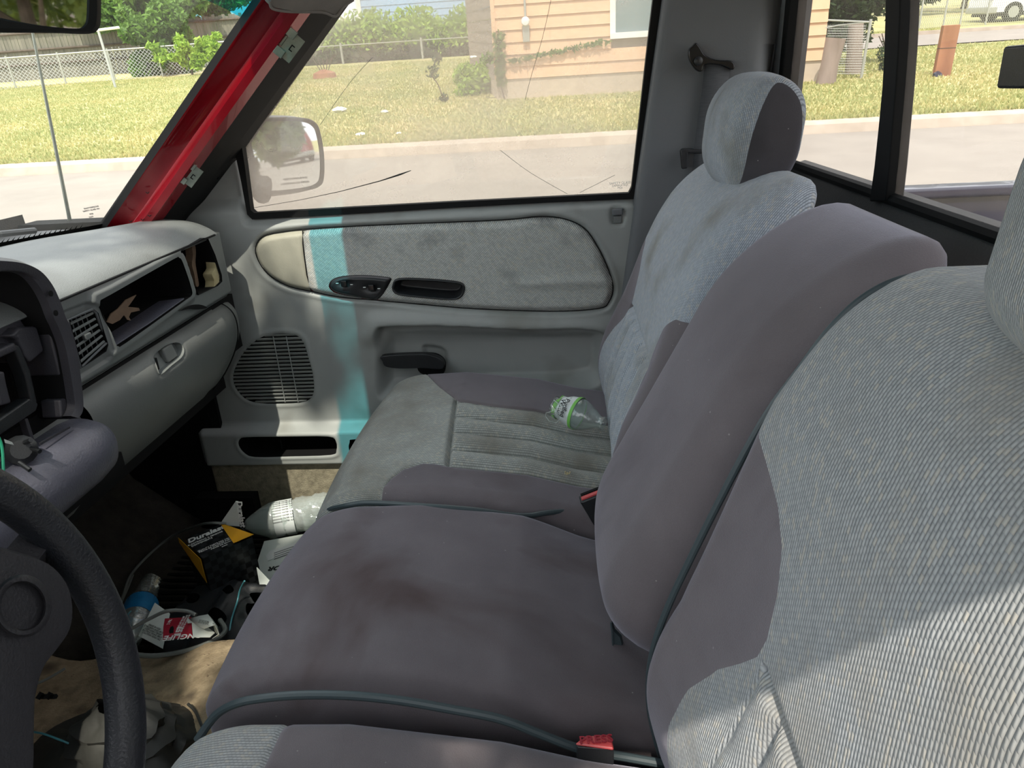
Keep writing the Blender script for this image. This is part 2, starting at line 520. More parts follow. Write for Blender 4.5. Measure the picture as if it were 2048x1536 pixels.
def sdf(P, poly):
    """signed distance in 2-D, positive inside"""
    P = np.asarray(P, float); Q = np.asarray(poly, float)
    d = np.full(len(P), 1e9); ins = np.zeros(len(P), bool)
    for i in range(len(Q)):
        a, b = Q[i], Q[(i + 1) % len(Q)]
        e = b - a; w = P - a
        t = np.clip((w @ e) / (e @ e + 1e-18), 0, 1)
        d = np.minimum(d, np.hypot(*(w - t[:, None] * e).T))
        c = (a[1] > P[:, 1]) != (b[1] > P[:, 1])
        xx = (b[0] - a[0]) * (P[:, 1] - a[1]) / (b[1] - a[1] + 1e-18) + a[0]
        ins ^= c & (P[:, 0] < xx)
    return np.where(ins, d, -d)


def ss(x, a, b):
    t = np.clip((x - a) / (b - a), 0, 1)
    return t * t * (3 - 2 * t)


def clip(V, F, g):
    """the part of a polygon mesh where g > 0"""
    g = np.where(np.abs(g) < 1e-9, 1e-9, g)
    V = np.asarray(V, float); out = []; Vn = []; mp = {}
    gl = g.tolist()

    def vid(i):
        k = mp.get(i)
        if k is None: k = mp[i] = len(Vn); Vn.append(V[i])
        return k

    def eid(i, j):
        key = (i, j) if i < j else (j, i)
        k = mp.get(key)
        if k is None:
            t = gl[key[0]] / (gl[key[0]] - gl[key[1]])
            k = mp[key] = len(Vn); Vn.append(V[key[0]] * (1 - t) + V[key[1]] * t)
        return k
    for f in F:
        s = [gl[i] > 0 for i in f]
        if all(s): out.append([vid(i) for i in f]); continue
        if not any(s): continue
        p = []
        n = len(f)
        for k in range(n):
            i, j = f[k], f[(k + 1) % n]
            if s[k]: p.append(vid(i))
            if s[k] != s[(k + 1) % n]: p.append(eid(i, j))
        if len(p) > 2: out.append(p)
    return (np.array(Vn) if Vn else np.zeros((0, V.shape[1]))), out


def grid(u0, u1, v0, v1, nu, nv):
    U, W = np.meshgrid(np.linspace(u0, u1, nu + 1), np.linspace(v0, v1, nv + 1), indexing='ij')
    V = np.stack([U.ravel(), W.ravel()], 1)
    F = [(i * (nv + 1) + j, (i + 1) * (nv + 1) + j, (i + 1) * (nv + 1) + j + 1, i * (nv + 1) + j + 1) for i in range(nu) for j in range(nv)]
    return V, F


def rbox(h, r, n):
    """rounded box surface, half sizes h, radius r (number or per-axis), divisions n"""
    h = np.array(h, float); r = np.array([r] * 3 if not hasattr(r, '__len__') else r, float)
    V = []; F = []; ids = {}
    def add(p):
        k = tuple(np.round(p, 6))
        if k not in ids: ids[k] = len(V); V.append(p)
        return ids[k]
    for ax in range(3):
        b, c = (ax + 1) % 3, (ax + 2) % 3
        for sg in (-1, 1):
            nb, nc = n[b], n[c]
            # denser lines in the rounded margin
            def line(hh, rr, nn):
                m = max(4, nn // 8); e = np.linspace(-hh, -hh + rr, m + 1)[:-1]
                return np.concatenate([e, np.linspace(-hh + rr, hh - rr, nn + 1), -e[::-1]])
            lb, lc = line(h[b], r[b], nb), line(h[c], r[c], nc)
            idx = []
            for x in lb:
                row = []
                for y in lc:
                    p = np.zeros(3); p[ax] = sg * h[ax]; p[b] = x; p[c] = y
                    row.append(add(p))
                idx.append(row)
            for i in range(len(lb) - 1):
                for j in range(len(lc) - 1):
                    q = (idx[i][j], idx[i + 1][j], idx[i + 1][j + 1], idx[i][j + 1])
                    F.append(q if sg > 0 else q[::-1])
    V = np.array(V)
    q = np.clip(V, -(h - r), h - r)
    d = (V - q) / r
    # map the cube corner offset to a sphere octant
    x, y, z = d.T
    sp = np.stack([x * np.sqrt(np.maximum(0, 1 - y * y / 2 - z * z / 2 + y * y * z * z / 3)),
                   y * np.sqrt(np.maximum(0, 1 - z * z / 2 - x * x / 2 + z * z * x * x / 3)),
                   z * np.sqrt(np.maximum(0, 1 - x * x / 2 - y * y / 2 + x * x * y * y / 3))], 1)
    return q + sp * r, F


def pieces(V, F, D, cuts, parent, last, restf):
    """cut the surface by each (name, g, material); what is left becomes LAST"""
    for nm, g, m in cuts:
        gv = g(V)
        Va, Fa = clip(V, F, gv)
        if len(Fa): raw(nm, D(Va), Fa, m, parent, True, restf(Va))
        V, F = clip(V, F, -gv)
    return raw(last[0], D(V), F, last[1], parent, True, restf(V))


def text(name, body, size, O, u, v, m, parent=None, ext=False, depth=0.0003, bold=0.0, align='CENTER', shear=0.0):
    """flat lettering as a mesh: origin O, u along the line, v up"""
    cu = bpy.data.curves.new(name, 'FONT'); cu.body = body; cu.size = size; cu.align_x = align; cu.align_y = 'CENTER'
    cu.extrude = depth; cu.offset = bold; cu.shear = shear; cu.resolution_u = 3
    tmp = bpy.data.objects.new('tmp_text', cu); COL.objects.link(tmp)
    dg = bpy.context.evaluated_depsgraph_get()
    me = bpy.data.meshes.new_from_object(tmp.evaluated_get(dg))
    bpy.data.objects.remove(tmp); bpy.data.curves.remove(cu)
    u = Vector(u).normalized(); v = Vector(v).normalized(); w = u.cross(v)
    T = Matrix(((u.x, v.x, w.x, O[0]), (u.y, v.y, w.y, O[1]), (u.z, v.z, w.z, O[2]), (0, 0, 0, 1)))
    me.transform(T); me.materials.clear(); me.materials.append(m)
    o = bpy.data.objects.new(name, me); link(o, parent)
    wm = EXT.copy() if ext else Matrix.Identity(4)
    if parent is None: o.matrix_world = wm
    else: o.matrix_basis = wm
    MW[o.name] = wm
    return o


# ================================================================== CAB SHELL
def pix(pts, **k):
    return [at(px, py, **k) for px, py in pts]


YD = 1.55


def dxz(pts):
    out = []
    for p in pts:
        if len(p) == 3: out.append((p[0], p[1]))
        else:
            a = at(p[0], p[1], y=YD); out.append((a[0], a[2]))
    return out


# floor pan, toe board and firewall
mb = MB().box(-1.15, 0.55, -0.12, 1.56, -0.03, 0.0)
tag(mb.build('floor', M['carpet']), 'dark worn carpet on the cab floor', 'floor', kind='structure')
mb = MB()
mb.loft([[(-1.22, y, .80), (-1.2, y, .30), (-1.12, y, .14), (-0.98, y, .02), (-0.9, y, .004)] for y in np.linspace(-.12, 1.56, 5)])
tag(mb.build('wall_front', M['carpet'], smooth=True), 'dark firewall and toe board under the dashboard', 'wall', kind='structure')
# embossed ribs of the rubber floor mat under the dash
fm = thing('floor_mat', 'dark ribbed rubber mat on the passenger floor under the dashboard', 'mat', (-.8, 1.2, 0))
raw('mat_base', *(lambda b: (b.V, b.F))(MB().box(-1.0, -.42, 1.02, 1.5, .001, .008)), M['carpet'], fm, False)
for i in range(22):
    y = 1.03 + i * .0215
    raw('rib', *(lambda b: (b.V, b.F))(MB().box(-.98, -.44, y, y + .009, .008, .0125)), M['rubber'], fm, False)

# roof, headers, left wall: out of sight, they cast the shade
mb = MB().box(-.43, .52, -.10, 1.50, 1.335, 1.36)
mb.box(-.492, -.40, .0, 1.44, 1.222, 1.345)
mb.hexa([(-.98, -.14, .76), (-.90, -.14, .76), (-.90, -.03, .76), (-.98, -.05, .76), (-.52, -.10, 1.26), (-.42, -.10, 1.26), (-.42, .06, 1.26), (-.52, .04, 1.26)])
tag(mb.build('ceiling', M['ceil']), 'grey headliner of the cab roof', 'ceiling', kind='structure')
mb = MB().box(-1.2, .5, -.2, -.12, -.03, .62)
mb.box(.19, .5, -.2, -.10, .5, 1.345)
mb.box(-1.25, -.98, -.2, -.12, .5, .79)
tag(mb.build('wall_left', M['door']), 'driver side door opening and pillar of the cab', 'wall', kind='structure')

# ------------------------------------------------------------------ rear wall with window
def rwx(z): return .436 - .09 * (z - .832)
zs, Ys = .826, 1.452
mb = MB()
def rwrow(y): return [(.47, y, .835), (rwx(.826), y, .826), (.425, y, .81), (.405, y, .77), (.385, y, .70), (.37, y, .60), (.37, y, .2), (.37, y, 0)]
mb.loft([rwrow(y) for y in np.linspace(-.12, 1.55, 30)])
tag(mb.build('wall_rear', M['rearwall'], smooth=True), 'dark grey vinyl back wall below the rear window', 'wall', kind='structure')
w1 = thing('window_2', 'rear sliding window with black rubber frame and dusty glass', 'window', (.43, .8, .83), kind='structure')
def rp(y, z, dx=0): return np.array((rwx(z) + dx, y, z))
_c0 = at(1564, 322, x=rwx(.83)); _c1 = at(1597, 0, x=rwx(1.12))
def yl(z): return _c0[1] + (z - _c0[2]) * (_c1[1] - _c0[1]) / (_c1[2] - _c0[2])
mb = MB()   # bottom and left rubber
mb.tube([rp(y, .832) for y in (-.1, .5, 1.0, yl(.83) + .02)], .009, 8)
mb.build('window_frame', M['rubber'], w1, True)
mb = MB(); 
def quadbar(a0, a1, b0, b1, dx=.012):
    P = [rp(*a0, -dx), rp(*a1, -dx), rp(*b1, -dx), rp(*b0, -dx)]
    return [p for p in P] + [p + np.array((2 * dx, 0, 0)) for p in P]
mb.hexa(quadbar((yl(.80), .80), (yl(.80) + .06, .80), (yl(1.32), 1.32), (yl(1.32) + .06, 1.32), .016))
mb.build('side_frame', M['rubber'], w1, bevel=.003)

def mull(rows_, m, nm, dx0, dx1):
    rows = []
    for py, l, r_ in rows_:
        x = .436
        for _ in range(6): x = rwx(at(l, py, x=x)[2])
        a, c_ = at(l, py, x=x), at(r_, py, x=x)
        rows.append([(x + dx0, a[1], a[2]), (x + dx0, c_[1], c_[2]), (x + dx1, c_[1], c_[2]), (x + dx1, a[1], a[2])])
    b = MB().loft(rows, closed=True); n_ = 4 * (len(rows) - 1); b.F += [(3, 2, 1, 0), (n_, n_ + 1, n_ + 2, n_ + 3)]
    return b.build(nm, m, w1, bevel=.002)
mull([(402, 1756, 1789), (330, 1766, 1797), (250, 1775, 1804), (170, 1783, 1811), (100, 1787, 1816), (40, 1789, 1819), (0, 1790, 1820), (-120, 1792, 1826)], M['rubber'], 'mullion', -.012, .012)
b = MB()
b.add([rp(-.1, .826), rp(yl(.826), .826), rp(yl(1.32), 1.32), rp(-.1, 1.32)], [(0, 1, 2, 3)])
b.build('pane', M['rear_glass'], w1)
p = at(2062, 132, x=rwx(1.05))
b = MB().obox(p + np.array((-.01, -.012, 0)), (.008, 0, 0), (0, .03, 0), (0, 0, .018))
b.build('latch', M['black'], w1, bevel=.003)

# ------------------------------------------------------------------ right body side: B pillar trim
def plan(z):
    xl = .131 + .136 * (z - .784)
    return [(xl, 1.60), (xl + .002, 1.555), (xl + .012, 1.535), (xl + .05, 1.528), (.30, 1.515), (.36, 1.51), (.395, yl(z) + .055), (rwx(z) - .018, yl(z) + .026), (rwx(z) + .03, yl(z) + .02)]
mb = MB()
mb.loft([[(q_[0], q_[1], z) for q_ in crom([(a, b_, 0) for a, b_ in plan(z)], 4)] for z in (0, .3, .6, .784, .9, 1.05, 1.2, 1.33)])
tag(mb.build('wall_right', M['pillar'], smooth=True), 'grey plastic trim of the passenger side pillar behind the door', 'pillar', kind='structure')

# seat belt: guide loop, webbing, height adjuster bracket
def pil(px, py, off=0.0):
    a = at(px, py, y=1.522 - off); return a
sb = thing('seat_belt', 'dark grey shoulder belt hanging from a black loop on the passenger pillar', 'seat belt', tuple(pil(1410, 150, .01)))
gp = crom([pil(x, y, .012) for x, y in [(1383, 92), (1376, 100), (1377, 120), (1390, 140), (1402, 143), (1408, 130), (1440, 131), (1462, 140), (1467, 132), (1460, 122), (1430, 120), (1408, 110), (1398, 95), (1390, 86)]], 4, True)
MB().prism(gp, (0, -.012, 0)).build('belt_guide', M['blackgloss'], sb, bevel=.003)
c = pil(1396, 122, .026); MB().lathe(c, (0, -1, 0), [(0, .008), (.005, .008), (.007, .005)], 16).build('bolt', M['black'], sb, True)
w = [(1409, 130, 1462, 136), (1404, 180, 1450, 190), (1396, 230, 1434, 240), (1388, 300, 1420, 312), (1380, 400, 1412, 410)]
L0 = [pil(a, b_, .016) for a, b_, _, _ in w]; L1 = [pil(a, b_, .016) for _, _, a, b_ in w]
MB().loft([[l, (l + r_) / 2 + np.array((0, -.002, 0)), r_] for l, r_ in zip(L0, L1)]).build('webbing', M['webbing'], sb, True, solid=.0016)
br = [pil(x, y, .01) for x, y in [(1364, 296), (1402, 298), (1402, 306), (1374, 305), (1372, 335), (1362, 337), (1359, 300)]]
MB().prism(br, (0, -.016, 0)).build('bracket', M['black'], sb, bevel=.002)

mb = MB().box(-1.22, -.86, 1.535, 1.60, -.03, .78)
mb.box(-.95, -.80, 1.50, 1.60, .0, .10)
tag(mb.build('wall_side', M['dark']), 'dark kick panel ahead of the passenger door', 'wall', kind='structure')
mb = MB().box(-.95, .5, 1.50, 1.62, -.03, .035)
tag(mb.build('trim_2', M['dark']), 'dark door sill under the passenger door', 'sill', kind='structure')
# ------------------------------------------------------------------ passenger door
door = thing('door_1', 'grey passenger door with woven insert, speaker grille and map pocket', 'door', (-.4, 1.58, .03), kind='structure')
OUT = dxz([(345, 441), (372, 396), (405, 350), (436, 316), (452, 306), (466, 311), (474, 345), (487, 410), (497, 440), (700, 428), (900, 416), (1100, 406),
           (1262, 398), (1276, 401), (1281, 412), (1284, 450)]) + [(.165, .70), (.17, .5), (.17, .03), (-.92, .03), (-.92, .5), (-.90, .72)]
INS = [tuple(p[:2]) for p in crom([(x, z, 0) for x, z in dxz([(555, 465), (640, 456), (800, 448), (1000, 440), (1080, 433), (1130, 438), (1168, 456), (1192, 488), (1213, 530), (1226, 572), (1218, 603), (1196, 617),
       (1100, 622), (950, 617), (850, 609), (760, 601), (680, 594), (625, 583), (580, 573), (542, 553), (520, 527), (511, 500), (522, 476)])], 4, True)]
CRL = dxz([(607, 400), (608, 459), (612, 510), (623, 585), (628, 640), (400, 640), (400, 400)])
SPK = [tuple(p[:2]) for p in crom([(x, z, 0) for x, z in dxz([(508, 684), (530, 671), (560, 666), (590, 668), (607, 682), (618, 715), (627, 750), (628, 785), (612, 802), (570, 806), (520, 805), (490, 795), (470, 768), (470, 740), (488, 705)])], 3, True)]
REC = [tuple(p[:2]) for p in crom([(x, z, 0) for x, z in dxz([(750, 700), (752, 662), (775, 648), (900, 648), (1050, 655), (1180, 655), (1215, 680), (1210, 760), (1150, 785), (1000, 790), (800, 800), (752, 790)])], 4, True)]
SLOT = [tuple(p[:2]) for p in crom([(x, z, 0) for x, z in dxz([(505, 862), (585, 861), (665, 861), (680, 870), (681, 888), (670, 897), (590, 900), (520, 901), (500, 893), (489, 878), (491, 866)])], 3, True)]
SLOT2 = [tuple(p[:2]) for p in crom([(x, z, 0) for x, z in dxz([(720, 866), (850, 864), (880, 880), (850, 898), (720, 899), (706, 888), (707, 872)])], 3, True)]
HND = [tuple(p[:2]) for p in crom([(x, z, 0) for x, z in dxz([(840, 704), (870, 706), (886, 715), (890, 728), (886, 742), (870, 748), (845, 742), (838, 720)])], 3, True)]
SWI = [tuple(p[:2]) for p in crom([(x, z, 0) for x, z in dxz([(661, 570), (668, 556), (690, 549), (730, 547), (770, 550), (785, 553), (784, 560), (770, 584), (757, 597), (745, 599), (700, 590), (672, 582)])], 3, True)]
CUP = [tuple(p[:2]) for p in crom([(x, z, 0) for x, z in dxz([(800, 553), (860, 554), (915, 559), (930, 566), (931, 580), (922, 593), (900, 597), (840, 592), (800, 587), (788, 578), (788, 565)])], 3, True)]
LCK = [tuple(p[:2]) for p in crom([(x, z, 0) for x, z in dxz([(1222, 413), (1246, 413), (1251, 425), (1249, 445), (1240, 453), (1224, 450), (1219, 435)])], 3, True)]
zl = at(600, 849, y=YD)[2]; zc = at(600, 918, y=YD)[2]
armz = at(900, 640, y=YD)[2]


def relief(P):
    """how far the panel stands out towards the seats"""
    x, z = P[:, 0], P[:, 1]
    di = sdf(P, INS); dr = sdf(P, REC); do = sdf(P, OUT); dh = sdf(P, HND); dk = sdf(P, LCK); ds = sdf(P, SPK); dl = sdf(P, SLOT)
    r = .018 * ss(do, 0, .016)
    r = r - .022 * ss(z, .78, .815)
    tp = ss(z, armz - .07, armz - .02)
    r = r - .050 * (tp * ss(dr, 0.0, .010) + (1 - tp) * ss(dr, 0.0, .040))
    r = r + .014 * ss(dr, -.045, -.005) * tp * (dr < 0) + .014 * tp * (dr >= 0)
    r = r - .007 * np.exp(-(di / .004) ** 2)
    r = r + .003 * np.exp(-((di + .009) / .005) ** 2)
    r = r + .030 * ss(z, zl + .012, zl - .012)
    r = r - .016 * ss(z, zc + .004, zc - .006)
    r = r - .014 * ss(dh, -.002, .01)
    r = r - .006 * ss(dk, -.001, .004)
    r = r + .003 * np.exp(-((ds + .006) / .004) ** 2)
    r = r + .004 * np.exp(-((dl + .005) / .004) ** 2)
    return r


def door_piece(name, g, m, extra=lambda P: 0 * P[:, 0], step=.005, parent=None, box=None, base=relief, rest=True):
    x0, x1, z0, z1 = box or (-.93, .19, .02, .93)
    V, F = grid(x0, x1, z0, z1, int((x1 - x0) / step), int((z1 - z0) / step))
    V, F = clip(V, F, g(V))
    y = 1.565 - base(V) - extra(V)
    F = [tuple(f) for f in F]
    return raw(name, np.stack([V[:, 0], y, V[:, 1]], 1), F, m, parent or door, True, np.stack([V[:, 0], V[:, 1], 0 * y], 1))


def holes(P):
    return np.minimum.reduce([sdf(P, OUT), -sdf(P, INS), -sdf(P, SPK), -sdf(P, SLOT), -sdf(P, SLOT2), P[:, 1] - zc])
door_piece('door_panel', holes, M['door'], step=.0045)
door_piece('woven_insert', lambda P: np.minimum.reduce([sdf(P, INS), -sdf(P, CRL), -sdf(P, SWI) , -sdf(P, CUP)]), M['tweed'],
           lambda P: .010 * ss(sdf(P, INS), .0, .014) - .004 * np.exp(-(sdf(P, CRL) / .003) ** 2)
           + .006 * np.exp(-((P[:, 1] - (.607 - .06 * (P[:, 0] + .1) ** 2)) / .012) ** 2) * ss(P[:, 0], -.17, -.08), .004,
           box=(-.75, .12, .52, .76))
tag(door_piece('corner_pad', lambda P: np.minimum(sdf(P, INS), sdf(P, CRL)), M['cream'],
           lambda P: .010 * ss(sdf(P, INS), .0, .012) - .005 * np.exp(-(sdf(P, CRL) / .003) ** 2), .004, box=(-.75, -.5, .52, .76)), 'smooth cream corner pad')
tag(door_piece('carpet_strip', lambda P: np.minimum(sdf(P, OUT), zc - P[:, 1]), M['carpet_strip'], lambda P: 0 * P[:, 0] + .0, .006, box=(-.93, .19, .02, .3)), 'beige carpet strip')
yi_ = 1.565 - relief(np.array(INS)) - .0045
MB().tube([(x, y, z) for (x, z), y in zip(INS, yi_)], .0011, 6, closed=True).build('insert_seam', M['rubber'], door, True)
cs_ = [np.array(p) for p in dxz([(607, 460), (609, 485), (612, 512), (617, 548), (624, 582)])]
yc_ = 1.565 - relief(np.array(cs_)) - .008
MB().tube([(p[0], y, p[1]) for p, y in zip(cs_, yc_)], .0013, 6).build('insert_seam', M['rubber'], door, True)
# map pocket liners
for S, b_ in ((SLOT, (.35)), (SLOT2, .2)):
    S3 = [np.array((x, 0, z)) for x, z in S]
    yy0 = 1.565 - relief(np.array(S))
    mb = MB(); mb.loft([[np.array((p[0], y, p[2])) for p, y in zip(S3, yy0)], [np.array((p[0], 1.60, p[2])) for p in S3]], closed=True)
    n = len(S3); mb.F.append(tuple(range(n, 2 * n)))
    o = mb.build('pocket', M['dark'], door, True)
a = at(568, 880, y=1.56)
MB().obox((a[0], 1.57, a[2]), (.002, 0, 0), (0, .03, 0), (0, 0, .016)).build('pocket_divider', M['dark'], door)
# speaker
S3 = np.array(SPK); ysp = 1.565 - relief(S3)
mb = MB(); mb.loft([[(x, y, z) for (x, z), y in zip(SPK, ysp)], [(x, 1.575, z) for x, z in SPK]], closed=True)
n = len(SPK); mb.F.append(tuple(range(n, 2 * n)))
spk = mb.build('speaker', M['rubber'], door, True)
nsl = 19; z0, z1 = S3[:, 1].min(), S3[:, 1].max()
for i in range(nsl):
    z = z0 + (z1 - z0) * (i + .5) / nsl
    xs = np.linspace(S3[:, 0].min() - .01, S3[:, 0].max() + .01, 300)
    ins = sdf(np.stack([xs, xs * 0 + z], 1), SPK) > 0
    if not ins.any(): continue
    a, b_ = xs[ins].min() - .002, xs[ins].max() + .002
    mb = MB(); hz = (z1 - z0) / nsl * .29
    yf = 1.565 - .018 - .001
    mb.hexa([(a, yf + .003, z - hz), (b_, yf + .003, z - hz), (b_, yf + .011, z - hz), (a, yf + .011, z - hz), (a, yf - .002, z + hz), (b_, yf - .002, z + hz), (b_, yf + .006, z + hz), (a, yf + .006, z + hz)])
    mb.build('slat', M['door'], spk)
for px_ in (562, 588):
    a = at(px_ - 14, 672, y=1.55); b_ = at(px_ + 10, 803, y=1.55)
    MB().tube([(a[0], 1.545, a[2]), (b_[0], 1.545, b_[2])], .0012, 6).build('rib', M['door'], spk)
# switch plate
door_piece('switch_plate', lambda P: sdf(P, SWI), M['black'], lambda P: .004 + .012 * ss(sdf(P, SWI), 0, .008)
           - .006 * np.exp(-(((P[:, 0] - dxz([(693, 562)])[0][0]) / .016) ** 2 + ((P[:, 1] - dxz([(693, 562)])[0][1]) / .008) ** 2))
           - .006 * np.exp(-(((P[:, 0] - dxz([(747, 572)])[0][0]) / .016) ** 2 + ((P[:, 1] - dxz([(747, 572)])[0][1]) / .008) ** 2)), .002, box=(-.55, -.35, .56, .66))
for px_, py_ in ((694, 563), (748, 571)):
    x, z = dxz([(px_, py_)])[0]
    MB().obox((x, 1.529, z), (.0062, 0, 0), (0, .006, -.002), (0, .001, .0065)).build('switch', M['blackgloss'], door, bevel=.0015)
    MB().obox((x - .017, 1.5325, z + .001), (.003, 0, 0), (0, .0004, 0), (0, 0, .0009)).build('icon', M['print_white'], door)
    MB().obox((x + .015, 1.5325, z - .003), (.003, 0, 0), (0, .0004, 0), (0, 0, .0009)).build('icon', M['print_white'], door)
door_piece('pull_cup', lambda P: sdf(P, CUP), M['black'], lambda P: .008 + .008 * np.exp(-((sdf(P, CUP) - .003) / .0032) ** 2) - .032 * ss(sdf(P, CUP), .005, .013), .002, box=(-.42, -.2, .56, .66))
# inner handle
H = [(766, 712), (840, 708), (868, 712), (886, 722), (884, 738), (846, 736), (800, 737), (772, 733), (765, 722)]
HP = crom(pix(H, y=1.548), 4, True)
MB().prism([p + np.array((0, .016, 0)) for p in HP], (0, -.018, 0)).build('door_handle', M['black'], door, bevel=.004)
hb_ = crom([at(x, y, y=1.588) for x, y in [(846, 706), (872, 706), (888, 716), (892, 730), (888, 744), (872, 750), (842, 742), (836, 722)]], 4, True)
MB().prism(hb_, (0, -.012, 0)).build('handle_opening', M['rubber'], door)
# lock slider
a = at(1235, 424, y=1.545); MB().obox((a[0], 1.548, a[2]), (.011, 0, 0), (0, .007, 0), (0, 0, .007)).build('lock_slider', M['pillar'], door, bevel=.003)
a = at(1235, 440, y=1.545); MB().obox((a[0], 1.552, a[2]), (.009, 0, 0), (0, .004, 0), (0, 0, .008)).build('lock_slot', M['bezel'], door, bevel=.002)
a = at(434, 355, y=1.547); MB().lathe((a[0], a[1], a[2]), (0, -1, 0), [(0, .004), (.001, .004), (.0015, .003)], 12).build('screw', M['dark'], door, True)
# outer door skin so that nothing shines through
MB().box(-.93, .17, 1.635, 1.65, .0, .745).build('outer_skin', M['red'], door)
# window seals
def band(outer, inner, y, m, nm, th=.02, par=None):
    mb = MB(); A = [np.array((p[0], y, p[1])) for p in outer]; B = [np.array((p[0], y, p[1])) for p in inner]
    e = np.array((0, th, 0))
    rows = [A, B, [p + e for p in B], [p + e for p in A], A]
    mb.loft(rows)
    return mb.build(nm, m, par or door, True, 30)
so = dxz([(642, 0), (560, 110), (500, 205), (462, 270), (458, 285), (470, 318), (480, 365), (492, 430), (502, 440), (700, 429), (900, 417), (1100, 406), (1268, 399), (1278, 380), (1292, 240), (1312, 80), (1326, -20), (1346, -200)])
si = dxz([(664, 30), (590, 130), (530, 205), (487, 262), (480, 285), (487, 330), (494, 385), (499, 421), (506, 427), (700, 416), (900, 405), (1100, 395), (1258, 387), (1264, 375), (1279, 240), (1297, 80), (1309, -20), (1325, -200)])
band(so[3:], si[3:], 1.556, M['rubber'], 'window_seal')
# quarter division bar below the mirror
# glass
gl = dxz([(500, 440), (464, 275), (500, 215), (640, 20), (720, -80)]) + [(.26, 1.33), (.21, 1.1), (.135, .77)]
MB().prism([(x, 1.575, z) for x, z in gl], (0, .004, 0)).build('pane', M['side_glass'], door)
# scratches on the pane
sc = thing('glass_crack', 'long thin dark crack low in the passenger door glass', 'crack', tuple(at(820, 343, y=1.572)))
MB().tube([at(x, y, y=1.573) for x, y in [(505, 416), (600, 400), (680, 383), (760, 362), (800, 349), (822, 341)]], [.0004, .0005, .0007, .001, .0018, .0006], 6).build('crack_line', M['door_groove'], sc)
for pts in ([(1102, 0), (1085, 75), (1063, 150), (1050, 200)], [(1000, 300), (1060, 345), (1135, 388)], [(1160, 385), (1230, 350)], [(745, 115), (700, 165), (640, 250)]):
    MB().tube(crom([at(x, y, y=1.573) for x, y in pts], 4), .0004, 5).build('scratch', M['piping'], door)
for i, (px_, py_) in enumerate(((1240, 366), (1240, 371), (1240, 376))):
    a = at(px_, py_, y=1.572)
    text('etched_marking', ('SAFETY GLASS', 'LAMINATED', 'M20')[i], .007 - .001 * (i > 0), a, (1, 0, 0.02), (0, 0, 1), M['print_white'], door)

# ------------------------------------------------------------------ A pillar and windshield
# windshield glass plane
W0 = at(215, 452, y=1.42); W1 = at(520, 0, y=1.36); 
pdir = (W1 - W0); 
def pcol(t): return W0 + pdir * t
ptop = pcol(1.22)
ap = thing('trim_1', 'bare red painted windshield pillar with its trim cover missing', 'pillar', tuple(W0), kind='structure')
# cross-section strips given in picture columns along the pillar, at their own depths
PB = [(196, 452, 1.425), (215, 452, 1.42), (228, 452, 1.43), (262, 450, 1.435), (280, 449, 1.422), (300, 447, 1.425), (322, 445, 1.45), (332, 444, 1.465), (362, 440, 1.515)]
PT = [(504, 0, 1.365), (522, 0, 1.36), (532, 0, 1.37), (578, 0, 1.385), (596, 0, 1.372), (618, 0, 1.375), (640, 0, 1.40), (648, 0, 1.41), (690, 0, 1.47)]
def strip(i, j, m, nm, k=9):
    rows = []
    for a in range(k + 1):
        t = -.06 + a / k * 1.45
        r_ = []
        for s_ in range(i, j + 1):
            A = at(PB[s_][0], PB[s_][1], y=PB[s_][2]); B = at(PT[s_][0], PT[s_][1], y=PT[s_][2])
            bow = np.array((0.0, 0, .012)) * math.sin(max(0, min(1, t)) * math.pi) * 0
            r_.append(A + (B - A) * t + bow)
        rows.append(r_)
    return MB().loft(rows).build(nm, m, ap, True, 50)
strip(0, 1, M['rubber'], 'windshield_seal')
strip(1, 6, M['red'], 'painted_channel')
strip(6, 8, M['rubber'], 'door_weatherstrip')
# door frame black outer band (seen between weatherstrip and glass)
A = [at(x, y, y=yy) for x, y, yy in [(328, 452, 1.49), (452, 300, 1.49), (560, 150, 1.475), (668, 0, 1.45), (800, -180, 1.42)]]
B = [at(x, y, y=yy) for x, y, yy in [(352, 452, 1.515), (472, 300, 1.53), (498, 262, 1.53), (586, 135, 1.52), (690, -12, 1.50), (830, -200, 1.47)]]
def resamp(P, n):
    P = np.array(P); d = np.r_[0, np.cumsum(np.linalg.norm(np.diff(P, axis=0), axis=1))]
    return [np.array([np.interp(t, d, P[:, k]) for k in range(3)]) for t in np.linspace(0, d[-1], n)]
A, B = resamp(A, 16), resamp(B, 16)
MB().loft([A, [(a * .6 + b_ * .4) + np.array((-.004, -.006, 0)) for a, b_ in zip(A, B)], B, [b_ + np.array((0, .06, 0)) for b_ in B]]).build('door_frame', M['rubber'], ap, True, 60)
C1 = [a * .35 + b_ * .65 + np.array((0, -.010, 0)) for a, b_ in zip(A, B)]
MB().tube(C1, .0012, 6).build('seal_lip', M['zinc'], ap)
